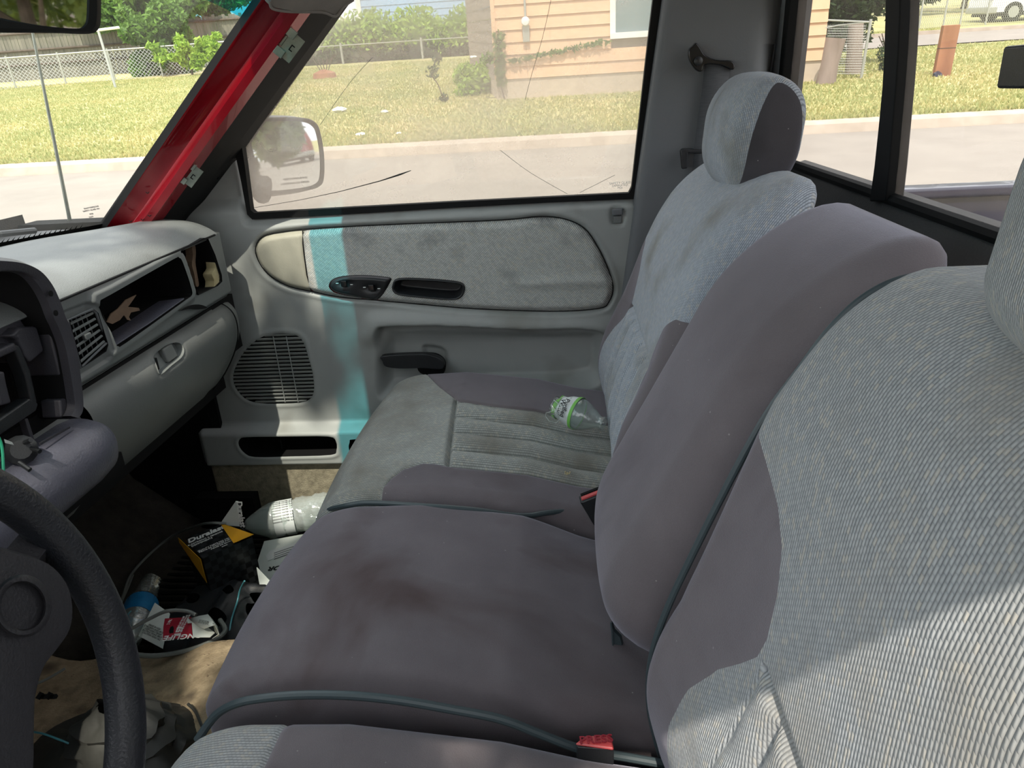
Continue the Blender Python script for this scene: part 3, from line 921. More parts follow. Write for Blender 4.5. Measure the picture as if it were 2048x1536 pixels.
# spring clips
for cx, cy, lab in ((577, 88, 'upper'), (381, 346, 'lower')):
    o_ = at(cx, cy, y=1.40 if cy < 200 else 1.43)
    ex = at(cx + 60, cy - 82, y=1.396 if cy < 200 else 1.426) - o_; ex /= np.linalg.norm(ex)      # along the pillar
    nrm = (EYE - o_); nrm /= np.linalg.norm(nrm); ey = np.cross(nrm, ex); ey /= np.linalg.norm(ey)
    nrm = np.cross(ex, ey)
    cl = thing('spring_clip', 'small zinc spring clip, the %s of two on the red pillar' % lab, 'clip', tuple(o_))
    s_ = 1.9 if cy < 200 else 1.7
    def bx(a, b_, c, d, h0=0, h1=.002):
        k = .001 * s_
        cc = o_ + ex * (a + b_) / 2 * k + ey * (c + d) / 2 * k + nrm * ((h0 + h1) / 2 + .006)
        return cc, ex * (b_ - a) / 2 * k, ey * (d - c) / 2 * k, nrm * (h1 - h0) / 2
    MB().obox(*bx(-13, 13, -10, 4)).build('plate', M['zinc'], cl, bevel=.0006)
    MB().obox(*bx(-5, 6, 4, 15, .001, .004)).build('tab', M['zinc'], cl, bevel=.0006)
    MB().obox(*bx(-1.5, 2.5, 8, 12, .0035, .0046)).build('tab_hole', M['dark'], cl)
    MB().obox(*bx(-14, -6, -2, 7, .001, .007)).build('hook', M['zinc'], cl, bevel=.0008)
    MB().obox(*bx(7, 15, -1, 8, .001, .007)).build('hook', M['zinc'], cl, bevel=.0008)
    MB().obox(*bx(-3, 3, -3.5, -2.5, .0018, .0026)).build('slot', M['dark'], cl)
    MB().obox(*bx(-3, -2, -6, -2.5, .0018, .0026)).build('slot', M['dark'], cl)
    MB().obox(*bx(2, 3, -6, -2.5, .0018, .0026)).build('slot', M['dark'], cl)
for px_, py_, yy in ((504, 144, 1.397), (409, 277, 1.41)):
    a = at(px_, py_, y=yy - .005); MB().lathe(a, (0.2, -.9, .2), [(0, .0042), (.001, .0042)], 14).build('screw_hole', M['dark'], ap)
for px_, py_ in ((296, 386), (286, 440), (262, 443), (300, 432)):
    a = at(px_, py_, y=1.415); MB().tube([a + np.array((-.004, 0, .002)), a + np.array((0, -.001, -.001)), a + np.array((.003, 0, .002))], .0009, 5).build('glue_mark', M['dark'], ap)

# windshield: a real curved sheet leaning back from the cowl to the header
def wsp(s, t):
    """s across (0 driver .. 1 passenger), t up (0 cowl .. 1 header)"""
    y = -.05 + 1.475 * s
    bow = 1 - abs((y - .70) / .75) ** 2.2
    x0 = -.94 - .22 * bow; x1 = -.47 - .0 * bow - .02 * bow
    yy = y - .05 * t * (s - .5) * 2
    return np.array((x0 + (x1 - x0) * t, yy, .785 + (1.225 - .785) * t))
ws = thing('window_1', 'windshield with a dotted black border and a blue shade band', 'window', (-.95, .7, .78), kind='structure')
N = 24
def tb_s(s):
    a, b_ = wsp(s, 0)[0], wsp(s, 1)[0]; return (-.565 - a) / (b_ - a)
MB().loft([[wsp(i / N, t) for t in np.linspace(-.04, tb_s(i / N), 12)] for i in range(N + 1)]).build('pane', M['wind_glass'], ws, True)
MB().loft([[wsp(i / N, t) for t in np.linspace(tb_s(i / N), 1.0, 4)] for i in range(N + 1)]).build('shade_band', M['tint_glass'], ws, True)
for i in range(90):
    s_ = .45 + i / 90 * .53
    a = wsp(s_, .012); b_ = wsp(s_, .030); d = (b_ - a); sd = (wsp(s_ + .002, .012) - a) * .55
    MB().add([a - sd, a + sd, a + d], [(0, 1, 2)]).build('frit_dot', M['rubber'], ws)
MB().loft([[wsp(i / N, t) + np.array((.002, 0, 0)) for t in (-.05, .015)] for i in range(N + 1)]).build('border', M['rubber'], ws, True)
for k, (tt, s_) in enumerate((('SHATTERPROOF', 415), ('SAFETY GLASS AS1', 420), ('M20', 428), ('DOT', 434))):
    y_ = 1.38
    a = at(183, s_, y=y_)
    text('etched_marking', tt, .0045, a, (.3, .9, 0), (-.6, .0, .8), M['print_black'], ws)
# ------------------------------------------------------------------ hood, cowl, antenna, door mirror
tag(MB().loft([[(-1.15, y, .76), (-1.3, y, .74), (-1.6, y, .72), (-2.3, y, .62), (-2.45, y, .3), (-2.45, y, -.2)] for y in np.linspace(-.2, 1.55, 9)]).build('hood', M['red'], None, True), 'red truck hood beyond the windshield', 'hood', kind='structure')
tag(MB().loft([[(-.95, y, .765), (-1.1, y, .77), (-1.22, y, .768)] for y in np.linspace(-.1, 1.5, 9)]).build('cowl', M['black'], None, True, solid=.004), 'black plastic cowl strip under the windshield', 'cowl', kind='structure')
tag(MB().tube([at(-40, 470, y=1.25), at(0, 468, y=1.3), at(70, 461, y=1.37)], .006, 8).build('wiper_arm', M['black']), 'black wiper arm parked below the windshield', 'wiper')
an = thing('radio_antenna', 'tall thin metal radio antenna on the fender beyond the windshield', 'antenna', tuple(at(143, 455, y=1.58)))
a, b_ = at(143, 458, y=1.58), at(68, 78, y=1.55); b2 = b_ + (b_ - a) * .6
MB().tube([a, b_, b2], [.0042, .0026, .0018], 10).build('mast', M['zinc'], an, True)
MB().lathe(a - np.array((0, 0, .02)), (0, 0, 1), [(0, .014), (.008, .012), (.014, .006)], 12).build('base', M['rubber'], an, True)

dm = thing('door_mirror', 'square passenger side mirror with convex glass outside the door window', 'mirror', tuple(at(560, 320, y=1.80)))
mo = [(505, 238), (560, 234), (610, 236), (632, 246), (641, 266), (648, 310), (648, 355), (640, 372), (615, 381), (560, 388), (530, 388), (514, 378), (506, 350), (497, 300), (493, 255)]
mo_c = crom(mo and [np.array((x, y, 0.)) for x, y in mo], 4, True)
# glass plane: faces back to the driver
mc = at(572, 312, y=1.78)
tb = EYE - mc; tb /= np.linalg.norm(tb); back = np.array((1.0, .16, -.012)); back /= np.linalg.norm(back)
mn = tb + back; mn /= np.linalg.norm(mn)
def onp(px, py, off=0.0):
    d = ray(px, py); return EYE + d * (((mc + mn * off - EYE) @ mn) / (d @ mn))
ring = [onp(p[0], p[1]) for p in mo_c]
ctr = sum(ring) / len(ring)
inner = [ctr + (p - ctr) * .90 for p in ring]
MB().add([p - mn * .002 for p in inner], [tuple(range(len(inner)))]).build('mirror_glass', M['mirror'], dm)
MB().loft([[ctr + (p - ctr) * .90 for p in ring], [ctr + (p - ctr) * .97 + mn * .004 for p in ring], ring, [p - mn * .02 for p in ring]], closed=True).build('bezel', M['rubber'], dm, True, 60)
mdir = np.array((-1.0, .0, 0)) 
MB().loft([[ctr + (p - ctr) * 1.0 - mn * .015 for p in ring], [ctr + (p - ctr) * 1.06 + mdir * .03 for p in ring], [ctr + (p - ctr) * 1.0 + mdir * .06 for p in ring], [ctr + (p - ctr) * .75 + mdir * .09 for p in ring], [ctr + (p - ctr) * .3 + mdir * .10 for p in ring]], closed=True).build('housing', M['chrome'] if False else M['pillar'], dm, True, 60)
uu = onp(640, 360) - onp(520, 372); vv = np.cross(mn, uu)
if vv[2] < 0: vv = -vv
for k, tt in enumerate(('OBJECTS IN MIRROR ARE', 'CLOSER THAN THEY APPEAR')):
    text('mirror_lettering', tt, .0065, onp(592, 357 + 9 * k, .0004), uu, vv, M['print_black'], dm)
MB().tube([ctr + mdir * .05 + np.array((0, -.05, -.05)), np.array((ctr[0] - .02, 1.64, ctr[2] - .07))], .02, 10).build('mount_arm', M['rubber'], dm, True)

# interior mirror
im = thing('rear_view_mirror', 'interior mirror in a thick black frame at the top of the windshield', 'mirror', tuple(at(90, 0, y=.66)))
ic = at(60, -10, y=.66)
tb = EYE - ic; tb /= np.linalg.norm(tb); back = np.array((.45, -.88, .16)); back /= np.linalg.norm(back)
inn = tb + back; inn /= np.linalg.norm(inn)
def oni(px, py, off=0.0):
    d = ray(px, py); return EYE + d * (((ic + inn * off - EYE) @ inn) / (d @ inn))
mo2 = crom([np.array((x, y, 0.)) for x, y in [(-330, -40), (-320, 50), (-300, 62), (-100, 64), (100, 65), (178, 66), (194, 60), (201, 44), (202, 0), (200, -40), (190, -58), (170, -62), (-300, -62), (-325, -55)]], 4, True)
ring = [oni(p[0], p[1]) for p in mo2]; ctr = sum(ring) / len(ring)
def sh(p, d):
    v = p - ctr; return ctr + v * (1 - d / np.linalg.norm(v))
MB().add([sh(p, .011) - inn * .001 for p in ring], [tuple(range(len(ring)))]).build('mirror_glass', M['mirror'], im)
MB().loft([[sh(p, .011) - inn * .001 for p in ring], [sh(p, .009) + inn * .003 for p in ring], [sh(p, .003) + inn * .003 for p in ring], [p - inn * .004 for p in ring], [sh(p, .004) - inn * .022 for p in ring], [sh(p, .03) - inn * .03 for p in ring]], closed=True).build('mirror_frame', M['rubber'], im, True, 50)
MB().tube([ctr - inn * .02, ctr - inn * .03 + np.array((-.05, 0, .12)), wsp(.5, .86)], .008, 8).build('mirror_stem', M['rubber'], im, True)

# sun visor, its corner hangs over the pillar
V0 = [at(x, y, y=yy) for x, y, yy in [(530, -30, 1.20), (541, 2, 1.22), (547, 18, 1.24), (585, 24, 1.28), (645, 25, 1.32), (672, 33, 1.34), (688, 14, 1.35), (708, 0, 1.36), (740, -40, 1.36)]]
V1 = [p + np.array((.02, -.30, .12)) for p in (V0[0], V0[-1])]
vs = thing('sun_visor', 'grey cloth sun visor corner folded over the top of the red pillar', 'sun visor', tuple(V0[3]))
poly = V0 + [V0[-1] + np.array((.10, -.05, .10)), V0[0] + np.array((.05, -.08, .13))]
MB().prism(poly, np.array((-.012, -.004, .012))).build('visor_board', M['visor'], vs, bevel=.004)
MB().tube(crom([p + np.array((0, -.003, 0)) for p in V0[1:8]], 4), .0022, 6).build('piping', M['visor'], vs)

# ================================================================== OUTDOORS (level frame EXT, origin at the eye, road 1.65 m below)
M['road'] = mat('concrete road', (152, 145, 136), 0.9, (139, 132, 124), 1.2, 0.7, bump=0.2, bscale=30, c3=(140, 132, 124), scale3=1.8, lo3=0.6, hi3=0.75)
M['kerb'] = mat('kerb concrete', (190, 178, 164), 0.9, (165, 152, 138), 3, 0.7)
M['lawn'] = mat('lawn soil and turf', (152, 158, 102), 1.0, (186, 176, 124), 1.6, 0.8, c3=(194, 178, 132), scale3=.5, lo3=.5, hi3=.7)
M['grass'] = leafmat('grass blades', (126, 148, 84), (208, 196, 142), .5, .3)
M['leaf_m'] = leafmat('mid green leaves', (48, 88, 28), (120, 158, 58))
M['leaf_l'] = leafmat('light green leaves', (104, 150, 42), (176, 202, 84), 1.2)
M['leaf_d'] = leafmat('dark green leaves', (30, 52, 26), (76, 104, 52))
M['leaf_tree'] = leafmat('shade tree leaves', (56, 76, 26), (112, 126, 56), 1.0, .3)
M['bark'] = mat('bark', (96, 84, 72), 0.95, (70, 60, 50), 8, .7, bump=.6, bscale=20)
M['fencewood'] = mat('weathered fence wood', (132, 128, 116), 0.95, (98, 96, 86), 4, 0.8, stretch=(1, 1, .12))
M['galv'] = mat('galvanised steel', (176, 178, 172), 0.45, metallic=0.5)
M['siding'] = mat('peach siding', (224, 188, 156), 0.8, (212, 174, 142), 3, .6)
M['siding_g'] = mat('shaded grey siding', (150, 138, 126), 0.85, (134, 124, 114), 3, .6)  # peach siding greyed down, the side wall's shade put into its colour
M['found'] = mat('concrete foundation', (198, 184, 168), 0.9, (180, 166, 150), 3, .6)
M['trimw'] = mat('white painted trim', (236, 236, 232), 0.6)
M['windowglass'] = mat('house window glass', (120, 140, 146), 0.15)
M['blue'] = mat('pale blue siding', (150, 182, 216), 0.7)
M['teal'] = mat('teal metal roof', (70, 140, 150), 0.5)
M['stumpw'] = mat('weathered grey stump', (158, 142, 134), 0.95, (126, 112, 104), 6, .7, stretch=(1, 1, .2))
M['post'] = mat('red brown timber', (166, 118, 90), 0.9, (132, 88, 64), 5, .8, stretch=(1, 1, .15), bump=.5, bscale=20)
M['white'] = mat('white car paint', (228, 230, 232), 0.25, coat=.6)
M['brownbrush'] = mat('dry brush', (136, 116, 92), 1.0, (104, 92, 70), 6, .7)
M['beddark'] = mat('dark blue black paint', (34, 36, 56), 0.3, (46, 44, 62), 6, .6, coat=.5)
M['bedin'] = mat('bed liner', (30, 34, 40), 0.6)
M['pink'] = mat('pinkish house wall', (196, 164, 146), 0.85)
rgn = np.random.default_rng(11)


def ebox(mb, x0, x1, y0, y1, z0, z1): return mb.box(x0, x1, y0, y1, z0, z1)


# road and lawns
mb = MB().box(-60, 60, -7.5, 11.3, -1.75, -1.65)
tag(mb.build('street', M['road'], ext=True), 'pale concrete street the truck stands on', 'street', kind='structure')
mb = MB(); mb.loft([[(x, 11.32, -1.66), (x, 11.36, -1.53), (x, 11.42, -1.50), (x, 11.62, -1.495)] for x in np.linspace(-60, 60, 60)])
tag(mb.build('kerb', M['kerb'], None, True, ext=True), 'low concrete kerb along the lawn across the street', 'kerb', kind='structure')
mb = MB(); ys_ = [11.6, 15, 20, 24, 30, 40, 60, 90]
mb.loft([[(x, y, lawn_z(y)) for y in ys_] for x in np.linspace(-90, 90, 30)])
tag(mb.build('lawn', M['lawn'], None, True, ext=True), 'sunny green and straw coloured lawn across the street', 'lawn', kind='structure')
mb = MB(); mb.loft([[(x, -7.6, -1.6), (x, -30, -1.3)] for x in (-60, 60)])
tag(mb.build('lawn', M['lawn'], ext=True), 'lawn behind the driver side of the truck', 'lawn', kind='structure')
# side street beyond the lawn on the right
mb = MB(); mb.loft([[(x, 23.4 + .0 * x, lawn_z(23.4) + .03), (x, 27.6, lawn_z(27.6) + .03)] for x in (7.2, 60)])
tag(mb.build('side_street', M['road'], ext=True), 'second street crossing behind the lawn, right of the house', 'street', kind='structure')
mb = MB().box(7.2, 60, 27.6, 27.75, lawn_z(27.6), lawn_z(27.6) + .14)
tag(mb.build('kerb', M['kerb'], ext=True), 'kerb on the far side of the second street', 'kerb', kind='structure')


def blades(name, n, xr, yr, h, w, m):
    x = rgn.uniform(*xr, n); y = yr[0] + (yr[1] - yr[0]) * rgn.random(n) ** 1.5
    bad = (x > 7) & (y > 23.2) & (y < 27.9)
    bad |= (x > -1.7) & (x < 5.4) & (y > 16.4)
    x, y = x[~bad], y[~bad]; n = len(x)
    a = rgn.uniform(0, 6.28, n); hh = h * rgn.uniform(.5, 1.3, n); ww = w * rgn.uniform(.6, 1.3, n)
    z = lawn_z(y)
    b0 = np.stack([x - ww * np.cos(a), y - ww * np.sin(a), z], 1); b1 = np.stack([x + ww * np.cos(a), y + ww * np.sin(a), z], 1)
    tp = np.stack([x + hh * .5 * rgn.uniform(-1, 1, n), y + hh * .5 * rgn.uniform(-1, 1, n), z + hh], 1)
    V = np.stack([b0, b1, tp], 1).reshape(-1, 3); F = np.arange(3 * n).reshape(-1, 3)
    return fast(name, V, F, m, ext=True)


tag(blades('grass', 230000, (-24, 14), (11.6, 31), .05, .02, M['grass']), 'short mixed green and dry grass on the lawn across the street', 'grass', kind='stuff')


def foliage(name, blobs, n, size, m, parent=None, ext=True):
    """leaves scattered through ellipsoids (cx, cy, cz, rx, ry, rz)"""
    vol = np.array([b[3] * b[4] * b[5] for b in blobs]) ** .67; vol /= vol.sum()
    k = rgn.choice(len(blobs), n, p=vol); B = np.array(blobs)[k]
    d = rgn.normal(size=(n, 3)); d /= np.linalg.norm(d, axis=1)[:, None]
    r_ = rgn.random(n) ** .45
    c = B[:, :3] + d * B[:, 3:] * r_[:, None]
    u = rgn.normal(size=(n, 3)); u /= np.linalg.norm(u, axis=1)[:, None]
    v = np.cross(u, rgn.normal(size=(n, 3))); v /= np.linalg.norm(v, axis=1)[:, None]
    s = size * rgn.uniform(.6, 1.4, n)[:, None]
    V = np.stack([c - u * s, c + v * s * .42, c + u * s, c - v * s * .42], 1).reshape(-1, 3)
    return fast(name, V, np.arange(4 * n).reshape(-1, 4), m, parent, ext)


def blobs(cx, cy, cz, rx, ry, rz, n, s):
    out = []
    for _ in range(n):
        d = rgn.normal(size=3); d /= np.linalg.norm(d); r_ = rgn.random() ** .4
        out.append((cx + d[0] * rx * r_, cy + d[1] * ry * r_, cz + d[2] * rz * r_, s * rgn.uniform(.6, 1.3), s * rgn.uniform(.6, 1.3), s * rgn.uniform(.6, 1.2)))
    return out


def tree(name, label, x, y, z0, h, crown, n, leaf, m, nb=22, cat='tree', trunk=.16, group=None):
    t = thing(name, label, cat, (x, y, z0), group, ext=True)
    MB().tube([(x, y, z0 - .1), (x + .05, y, z0 + h * .35), (x - .08, y + .05, z0 + h * .7), (x, y, z0 + h * .9)], [trunk, trunk * .8, trunk * .5, trunk * .2], 10).build('trunk', M['bark'], t, True, ext=True)
    b = MB()
    for i in range(7):
        a = i * .9; zz_ = z0 + h * (.35 + .08 * i)
        b.tube([(x, y, zz_), (x + math.cos(a) * crown[0] * .4, y + math.sin(a) * crown[1] * .4, zz_ + crown[2] * .35), (x + math.cos(a) * crown[0] * .8, y + math.sin(a) * crown[1] * .8, zz_ + crown[2] * .5)], [trunk * .4, trunk * .25, trunk * .08], 6)
    b.build('branches', M['bark'], t, True, ext=True)
    o = foliage('foliage', blobs(x, y, z0 + h - crown[2] * .5, *crown, nb, min(crown) * .42), n, leaf, m, t)
    o['kind'] = 'stuff'
    return t


# --- left: chain-link fence, board fence, trees
FL = [lawn_at(-60, 188), lawn_at(0, 183), lawn_at(85, 178), lawn_at(230, 167), lawn_at(380, 152), lawn_at(470, 146)]
def fence_point(k, h): p = FL[k]; return np.array((p[0], p[1], lawn_z(p[1]) + h))
cf_ = thing('chain_link_fence', 'low galvanised chain link fence across the lawn seen through the windshield', 'fence', tuple(fence_point(1, 0)), ext=True)
H_ = 1.12
A_, B_ = np.array((-26.5, 28.6)), np.array((-12.4, 33.4))
Ld = np.linalg.norm(B_ - A_)
def fpt(s, h): p = A_ + (B_ - A_) * s; return (p[0], p[1], lawn_z(p[1]) + h)
MB().tube([fpt(s, H_) for s in np.linspace(0, 1, 12)], .03, 8).build('top_rail', M['galv'], cf_, True, ext=True)
for i in range(8):
    s_ = (i + .47) / 8
    MB().tube([fpt(s_, 0), fpt(s_, H_ + .08)], .035, 8).build('post', M['galv'], cf_, True, ext=True)
mb = MB(); nW = 95
for i in range(-8, nW + 8):
    for dr in (1, -1):
        s0_, s1_ = i / nW, (i + dr * 7.6) / nW
        P_ = []
        for t in (0, 1):
            s_ = s0_ + (s1_ - s0_) * t
            P_.append((max(0, min(1, s_)), t * H_))
        mb.tube([fpt(s, h) for s, h in P_], .009, 3, cap=False)
o = mb.build('wire_mesh', M['galv'], cf_, ext=True); o['kind'] = 'stuff'
wf = thing('board_fence', 'tall weathered grey board fence behind the chain link fence', 'fence', (-28, 33, -1), ext=True)
A2_, B2_ = np.array((-33., 33.5)), np.array((-13.5, 37.6)); nb_ = 130
for i in range(nb_):
    s_ = i / nb_; p = A2_ + (B2_ - A2_) * s_; q2 = A2_ + (B2_ - A2_) * (i + .92) / nb_
    zb_ = lawn_z(p[1]); hh = 2.15 + .05 * math.sin(i * 2.3)
    dn_ = np.array((-(q2 - p)[1], (q2 - p)[0])); dn_ = dn_ / np.linalg.norm(dn_) * .02
    off = dn_ * (.3 if i % 2 else -.3)
    mb = MB(); P_ = [p + off, q2 + off, q2 + off + dn_, p + off + dn_]
    mb.prism([(a[0], a[1], zb_) for a in P_], (0, 0, hh)); mb.build('board', M['fencewood'], wf, ext=True)
for hh in (.65, 1.25, 1.95):
    MB().tube([(A2_[0], A2_[1] - .07, lawn_z(A2_[1]) + hh), (B2_[0], B2_[1] - .07, lawn_z(B2_[1]) + hh)], .05, 4).build('rail', M['bark'], wf, ext=True)
cl = thing('clothesline_post', 'leaning white metal T shaped clothesline post by the chain link fence', 'post', tuple(lawn_at(231, 172)), ext=True)
a = lawn_at(231, 175); tp = eat(196, 60, a[1] + .2); t1_ = eat(238, 55, a[1] + .2); t0_ = eat(160, 65, a[1] + .2)
MB().tube([a, tp], .045, 8).build('pole', M['galv'], cl, True, ext=True)
MB().tube([t0_, t1_], .045, 8).build('crossbar', M['trimw'], cl, True, ext=True)
tl = [
    ('dense_tree', 'tall mid green tree mass behind the board fence, left of the red pillar', eat(270, 0, 37), (3.6, 2.2, 3.4), 26000, 'leaf_m'),
    ('dense_tree', 'dark green tree behind the fence below the interior mirror', eat(60, 60, 39), (4.2, 2.2, 3.0), 16000, 'leaf_m'),
    ('dense_tree', 'bluish green tree top beside the teal roof', eat(400, -30, 41), (3.4, 2.0, 2.6), 14000, 'leaf_m'),
    ('dense_tree', 'tree rising at the far left edge of the windshield', eat(-120, 20, 38), (4.2, 2.2, 3.4), 14000, 'leaf_m'),
]
for nm, lb, p, cr_, n_, m_ in tl:
    tree(nm, lb, p[0], p[1], lawn_z(p[1]), p[2] - lawn_z(p[1]) + cr_[2] * .5, cr_, n_, .16, M[m_], group=None)
p = eat(300, 90, 32.5)
t = thing('creeper_bush', 'green bush hanging over the board fence in the middle of the windshield view', 'bush', tuple(p), ext=True)
foliage('foliage', blobs(p[0], p[1] + .3, lawn_z(32) + 1.4, 1.5, .7, 1.3, 14, .6), 14000, .11, M['leaf_m'], t)['kind'] = 'stuff'
p = eat(372, 95, 31.2)
t = thing('vine_bush', 'bright yellow green vine on the chain link fence next to the red pillar', 'bush', tuple(p), ext=True)
foliage('foliage', blobs(p[0] + .3, p[1], p[2] - .1, 1.9, .4, .6, 22, .26), 2600, .11, M['leaf_l'], t)['kind'] = 'stuff'
MB().tube([(p[0], p[1], lawn_z(p[1])), (p[0] + .1, p[1], p[2])], .05, 6).build('stem', M['bark'], t, ext=True)
a, b2, c2_ = eat(385, 45, 44), eat(510, 42, 44), eat(400, 5, 49)
t = thing('garden_shed', 'teal roofed white shed behind the trees beside the red pillar', 'shed', tuple(a), ext=True)
zr_ = eat(400, 45, 44)[2]
MB().box(a[0], b2[0] + 2, 44, 49, lawn_z(44), zr_).build('shed_wall', M['trimw'], t, ext=True)
MB().loft([[(a[0] - .3, 43.7, zr_), (a[0] + .6, 46.5, zr_ + 1.5)], [(b2[0] + 2, 43.7, zr_), (b2[0] + 2, 46.5, zr_ + 1.5)]]).build('shed_roof', M['teal'], t, ext=True, solid=.05)

# --- middle: hedge, pale blue house, brush line
t = thing('hedge', 'long green hedge between the lawn and the pale blue house', 'hedge', tuple(lawn_at(780, 118)), ext=True)
hb = []
for px_ in range(560, 985, 22):
    q_ = eat(px_, 70, 33.5); hb.append((q_[0], 33.5 + rgn.uniform(-.5, .5), lawn_z(33.5) + rgn.uniform(.4, 1.1), .9, .8, rgn.uniform(.75, 1.05)))
    hb.append((q_[0], 34.0, lawn_z(33.5) + .2, .9, .8, .7))
foliage('foliage', hb, 30000, .12, M['leaf_l'], t)['kind'] = 'stuff'
t2b = thing('undergrowth', 'dark undergrowth along the foot of the green hedge', 'undergrowth', tuple(lawn_at(780, 120)), ext=True, kind=None)
foliage('foliage', [(b_[0], 32.9, lawn_z(32.9) + .2, .7, .4, .35) for b_ in hb[::2]], 9000, .10, M['leaf_d'], t2b)['kind'] = 'stuff'
MB().tube([(eat(560, 100, 32.3)[0], 32.3, lawn_z(32.3) + .7), (eat(960, 100, 32.3)[0], 32.3, lawn_z(32.3) + .7)], .02, 6).build('fence_wire', M['galv'], t2b, True, ext=True)
for px_ in (684, 845):
    q_ = eat(px_, 110, 32.3); MB().tube([(q_[0], 32.3, lawn_z(32.3)), (q_[0], 32.3, lawn_z(32.3) + .8)], .05, 6).build('fence_post', M['galv'], t2b, True, ext=True)
a, b2 = eat(722, 27, 40), eat(1010, 18, 40)
t = thing('blue_house', 'pale blue house wall with white corner beyond the hedge', 'house', (a[0], 40, lawn_z(40)), ext=True)
for i in range(16):
    z_ = lawn_z(40) + .3 * i
    MB().prism([(a[0], 40, z_), (a[0], 39.96, z_), (a[0], 39.99, z_ + .3), (a[0], 40, z_ + .3)], (9.5, 0, 0)).build('plank', M['blue'], t, ext=True)
MB().box(a[0] - .18, a[0] + .05, 39.9, 40.1, lawn_z(40), lawn_z(40) + 4.8).build('corner_trim', M['trimw'], t, ext=True)
MB().box(a[0], a[0] + 9.5, 40.02, 46, lawn_z(40), lawn_z(40) + 4.8).build('house_wall', M['blue'], t, ext=True)

# --- the peach house
HY = 16.5
hx0, hx1 = -1.50, eat(1658, 20, HY)[0]
zf = eat(1150, 150, HY)[2]; pz = (eat(1100, 24, HY)[2] - eat(1100, 124, HY)[2]) / 4.0
house = thing('peach_house', 'peach lap-sided house with grey foundation across the street', 'house', (1.5, HY, lawn_z(HY)), ext=True)
MB().box(hx0 + .03, hx1 - .03, HY + .03, HY + 7, lawn_z(HY) - .2, zf + 3).build('house_wall', M['siding_g'], house, ext=True)
MB().box(hx0 + .01, hx1 - .01, HY + .012, HY + .05, lawn_z(HY) - .2, zf + .02).build('foundation', M['found'], house, ext=True)
wx0, wx1 = eat(1222, 40, HY)[0], eat(1222, 40, HY)[0] + 1.0
wz0 = eat(1260, 70, HY)[2]
for i in range(11):
    z_ = zf + pz * i
    segs = [(hx0, eat(1050, 40, HY)[0] - .004 + .5 * (i % 2)), (eat(1050, 40, HY)[0] + .5 * (i % 2), 3.2 - .3 * (i % 3)), (3.204 - .3 * (i % 3), hx1)]
    for x0, x1 in segs:
        parts_ = [(x0, x1)]
        if z_ + pz > wz0:
            parts_ = [(a, b_) for a, b_ in ((x0, min(x1, wx0)), (max(x0, wx1), x1)) if b_ - a > .02]
        for a, b_ in parts_:
            MB().prism([(a, HY + .03, z_), (a, HY - .022, z_), (a, HY - .018, z_ + .012), (a, HY + .012, z_ + pz - .002), (a, HY + .03, z_ + pz - .002)], (b_ - a, 0, 0)).build('plank', M['siding'], house, ext=True)
for x0, x1, z0_, z1_ in ((wx0 - .02, wx0 + .09, wz0, wz0 + 1.7), (wx1 - .09, wx1 + .02, wz0, wz0 + 1.7)):
    MB().box(x0, x1, HY - .04, HY + .02, z0_, z1_).build('window_trim', M['trimw'], house, ext=True)
wnd = MB().box(wx0 - .02, wx1 + .02, HY - .07, HY + .02, wz0 - .05, wz0 + .06).build('window', M['trimw'], house, ext=True)
MB().box(wx0 + .09, wx1 - .09, HY - .005, HY + .0, wz0 + .06, wz0 + 1.6).build('pane', M['windowglass'], wnd, ext=True)
MB().box(wx0 + .09, wx1 - .09, HY - .02, HY + .0, wz0 + .8, wz0 + .84).build('sash', M['trimw'], wnd, ext=True)
MB().box(hx0 - .02, hx0 + .06, HY - .035, HY + .05, zf, zf + 3).build('corner_board', M['siding'], house, ext=True)
q_ = eat(1051, 45, HY - .1)
em = thing('electric_meter', 'round grey electric meter on the peach house wall', 'meter', (q_[0], HY - .1, q_[2]), ext=True)
MB().box(q_[0] - .07, q_[0] + .07, HY - .10, HY - .02, q_[2] - .36, q_[2] - .05).build('meter_box', M['galv'], em, ext=True, bevel=.01)
MB().lathe((q_[0], HY - .08, q_[2] + .02), (0, -1, 0), [(0, .09), (.06, .09), (.10, .07), (.11, .02)], 18).build('meter_glass', M['white'], em, True, ext=True)
MB().tube([(q_[0], HY - .06, q_[2] + .1), (q_[0], HY - .06, q_[2] + 2)], .025, 8).build('conduit', M['galv'], em, True, ext=True)
# shaded side wall running back from the corner
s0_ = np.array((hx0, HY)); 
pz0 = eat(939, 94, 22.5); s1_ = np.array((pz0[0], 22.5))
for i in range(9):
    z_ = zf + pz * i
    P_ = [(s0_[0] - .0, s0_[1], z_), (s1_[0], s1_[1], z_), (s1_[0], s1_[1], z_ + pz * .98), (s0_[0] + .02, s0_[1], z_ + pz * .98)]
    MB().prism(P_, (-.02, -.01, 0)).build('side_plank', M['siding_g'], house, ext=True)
MB().prism([(s0_[0] + .03, s0_[1], lawn_z(16)), (s1_[0] + .03, s1_[1], lawn_z(20)), (s1_[0] + .03, s1_[1], zf), (s0_[0] + .03, s0_[1], zf)], (-.02, 0, 0)).build('side_foundation', M['found'], house, ext=True)
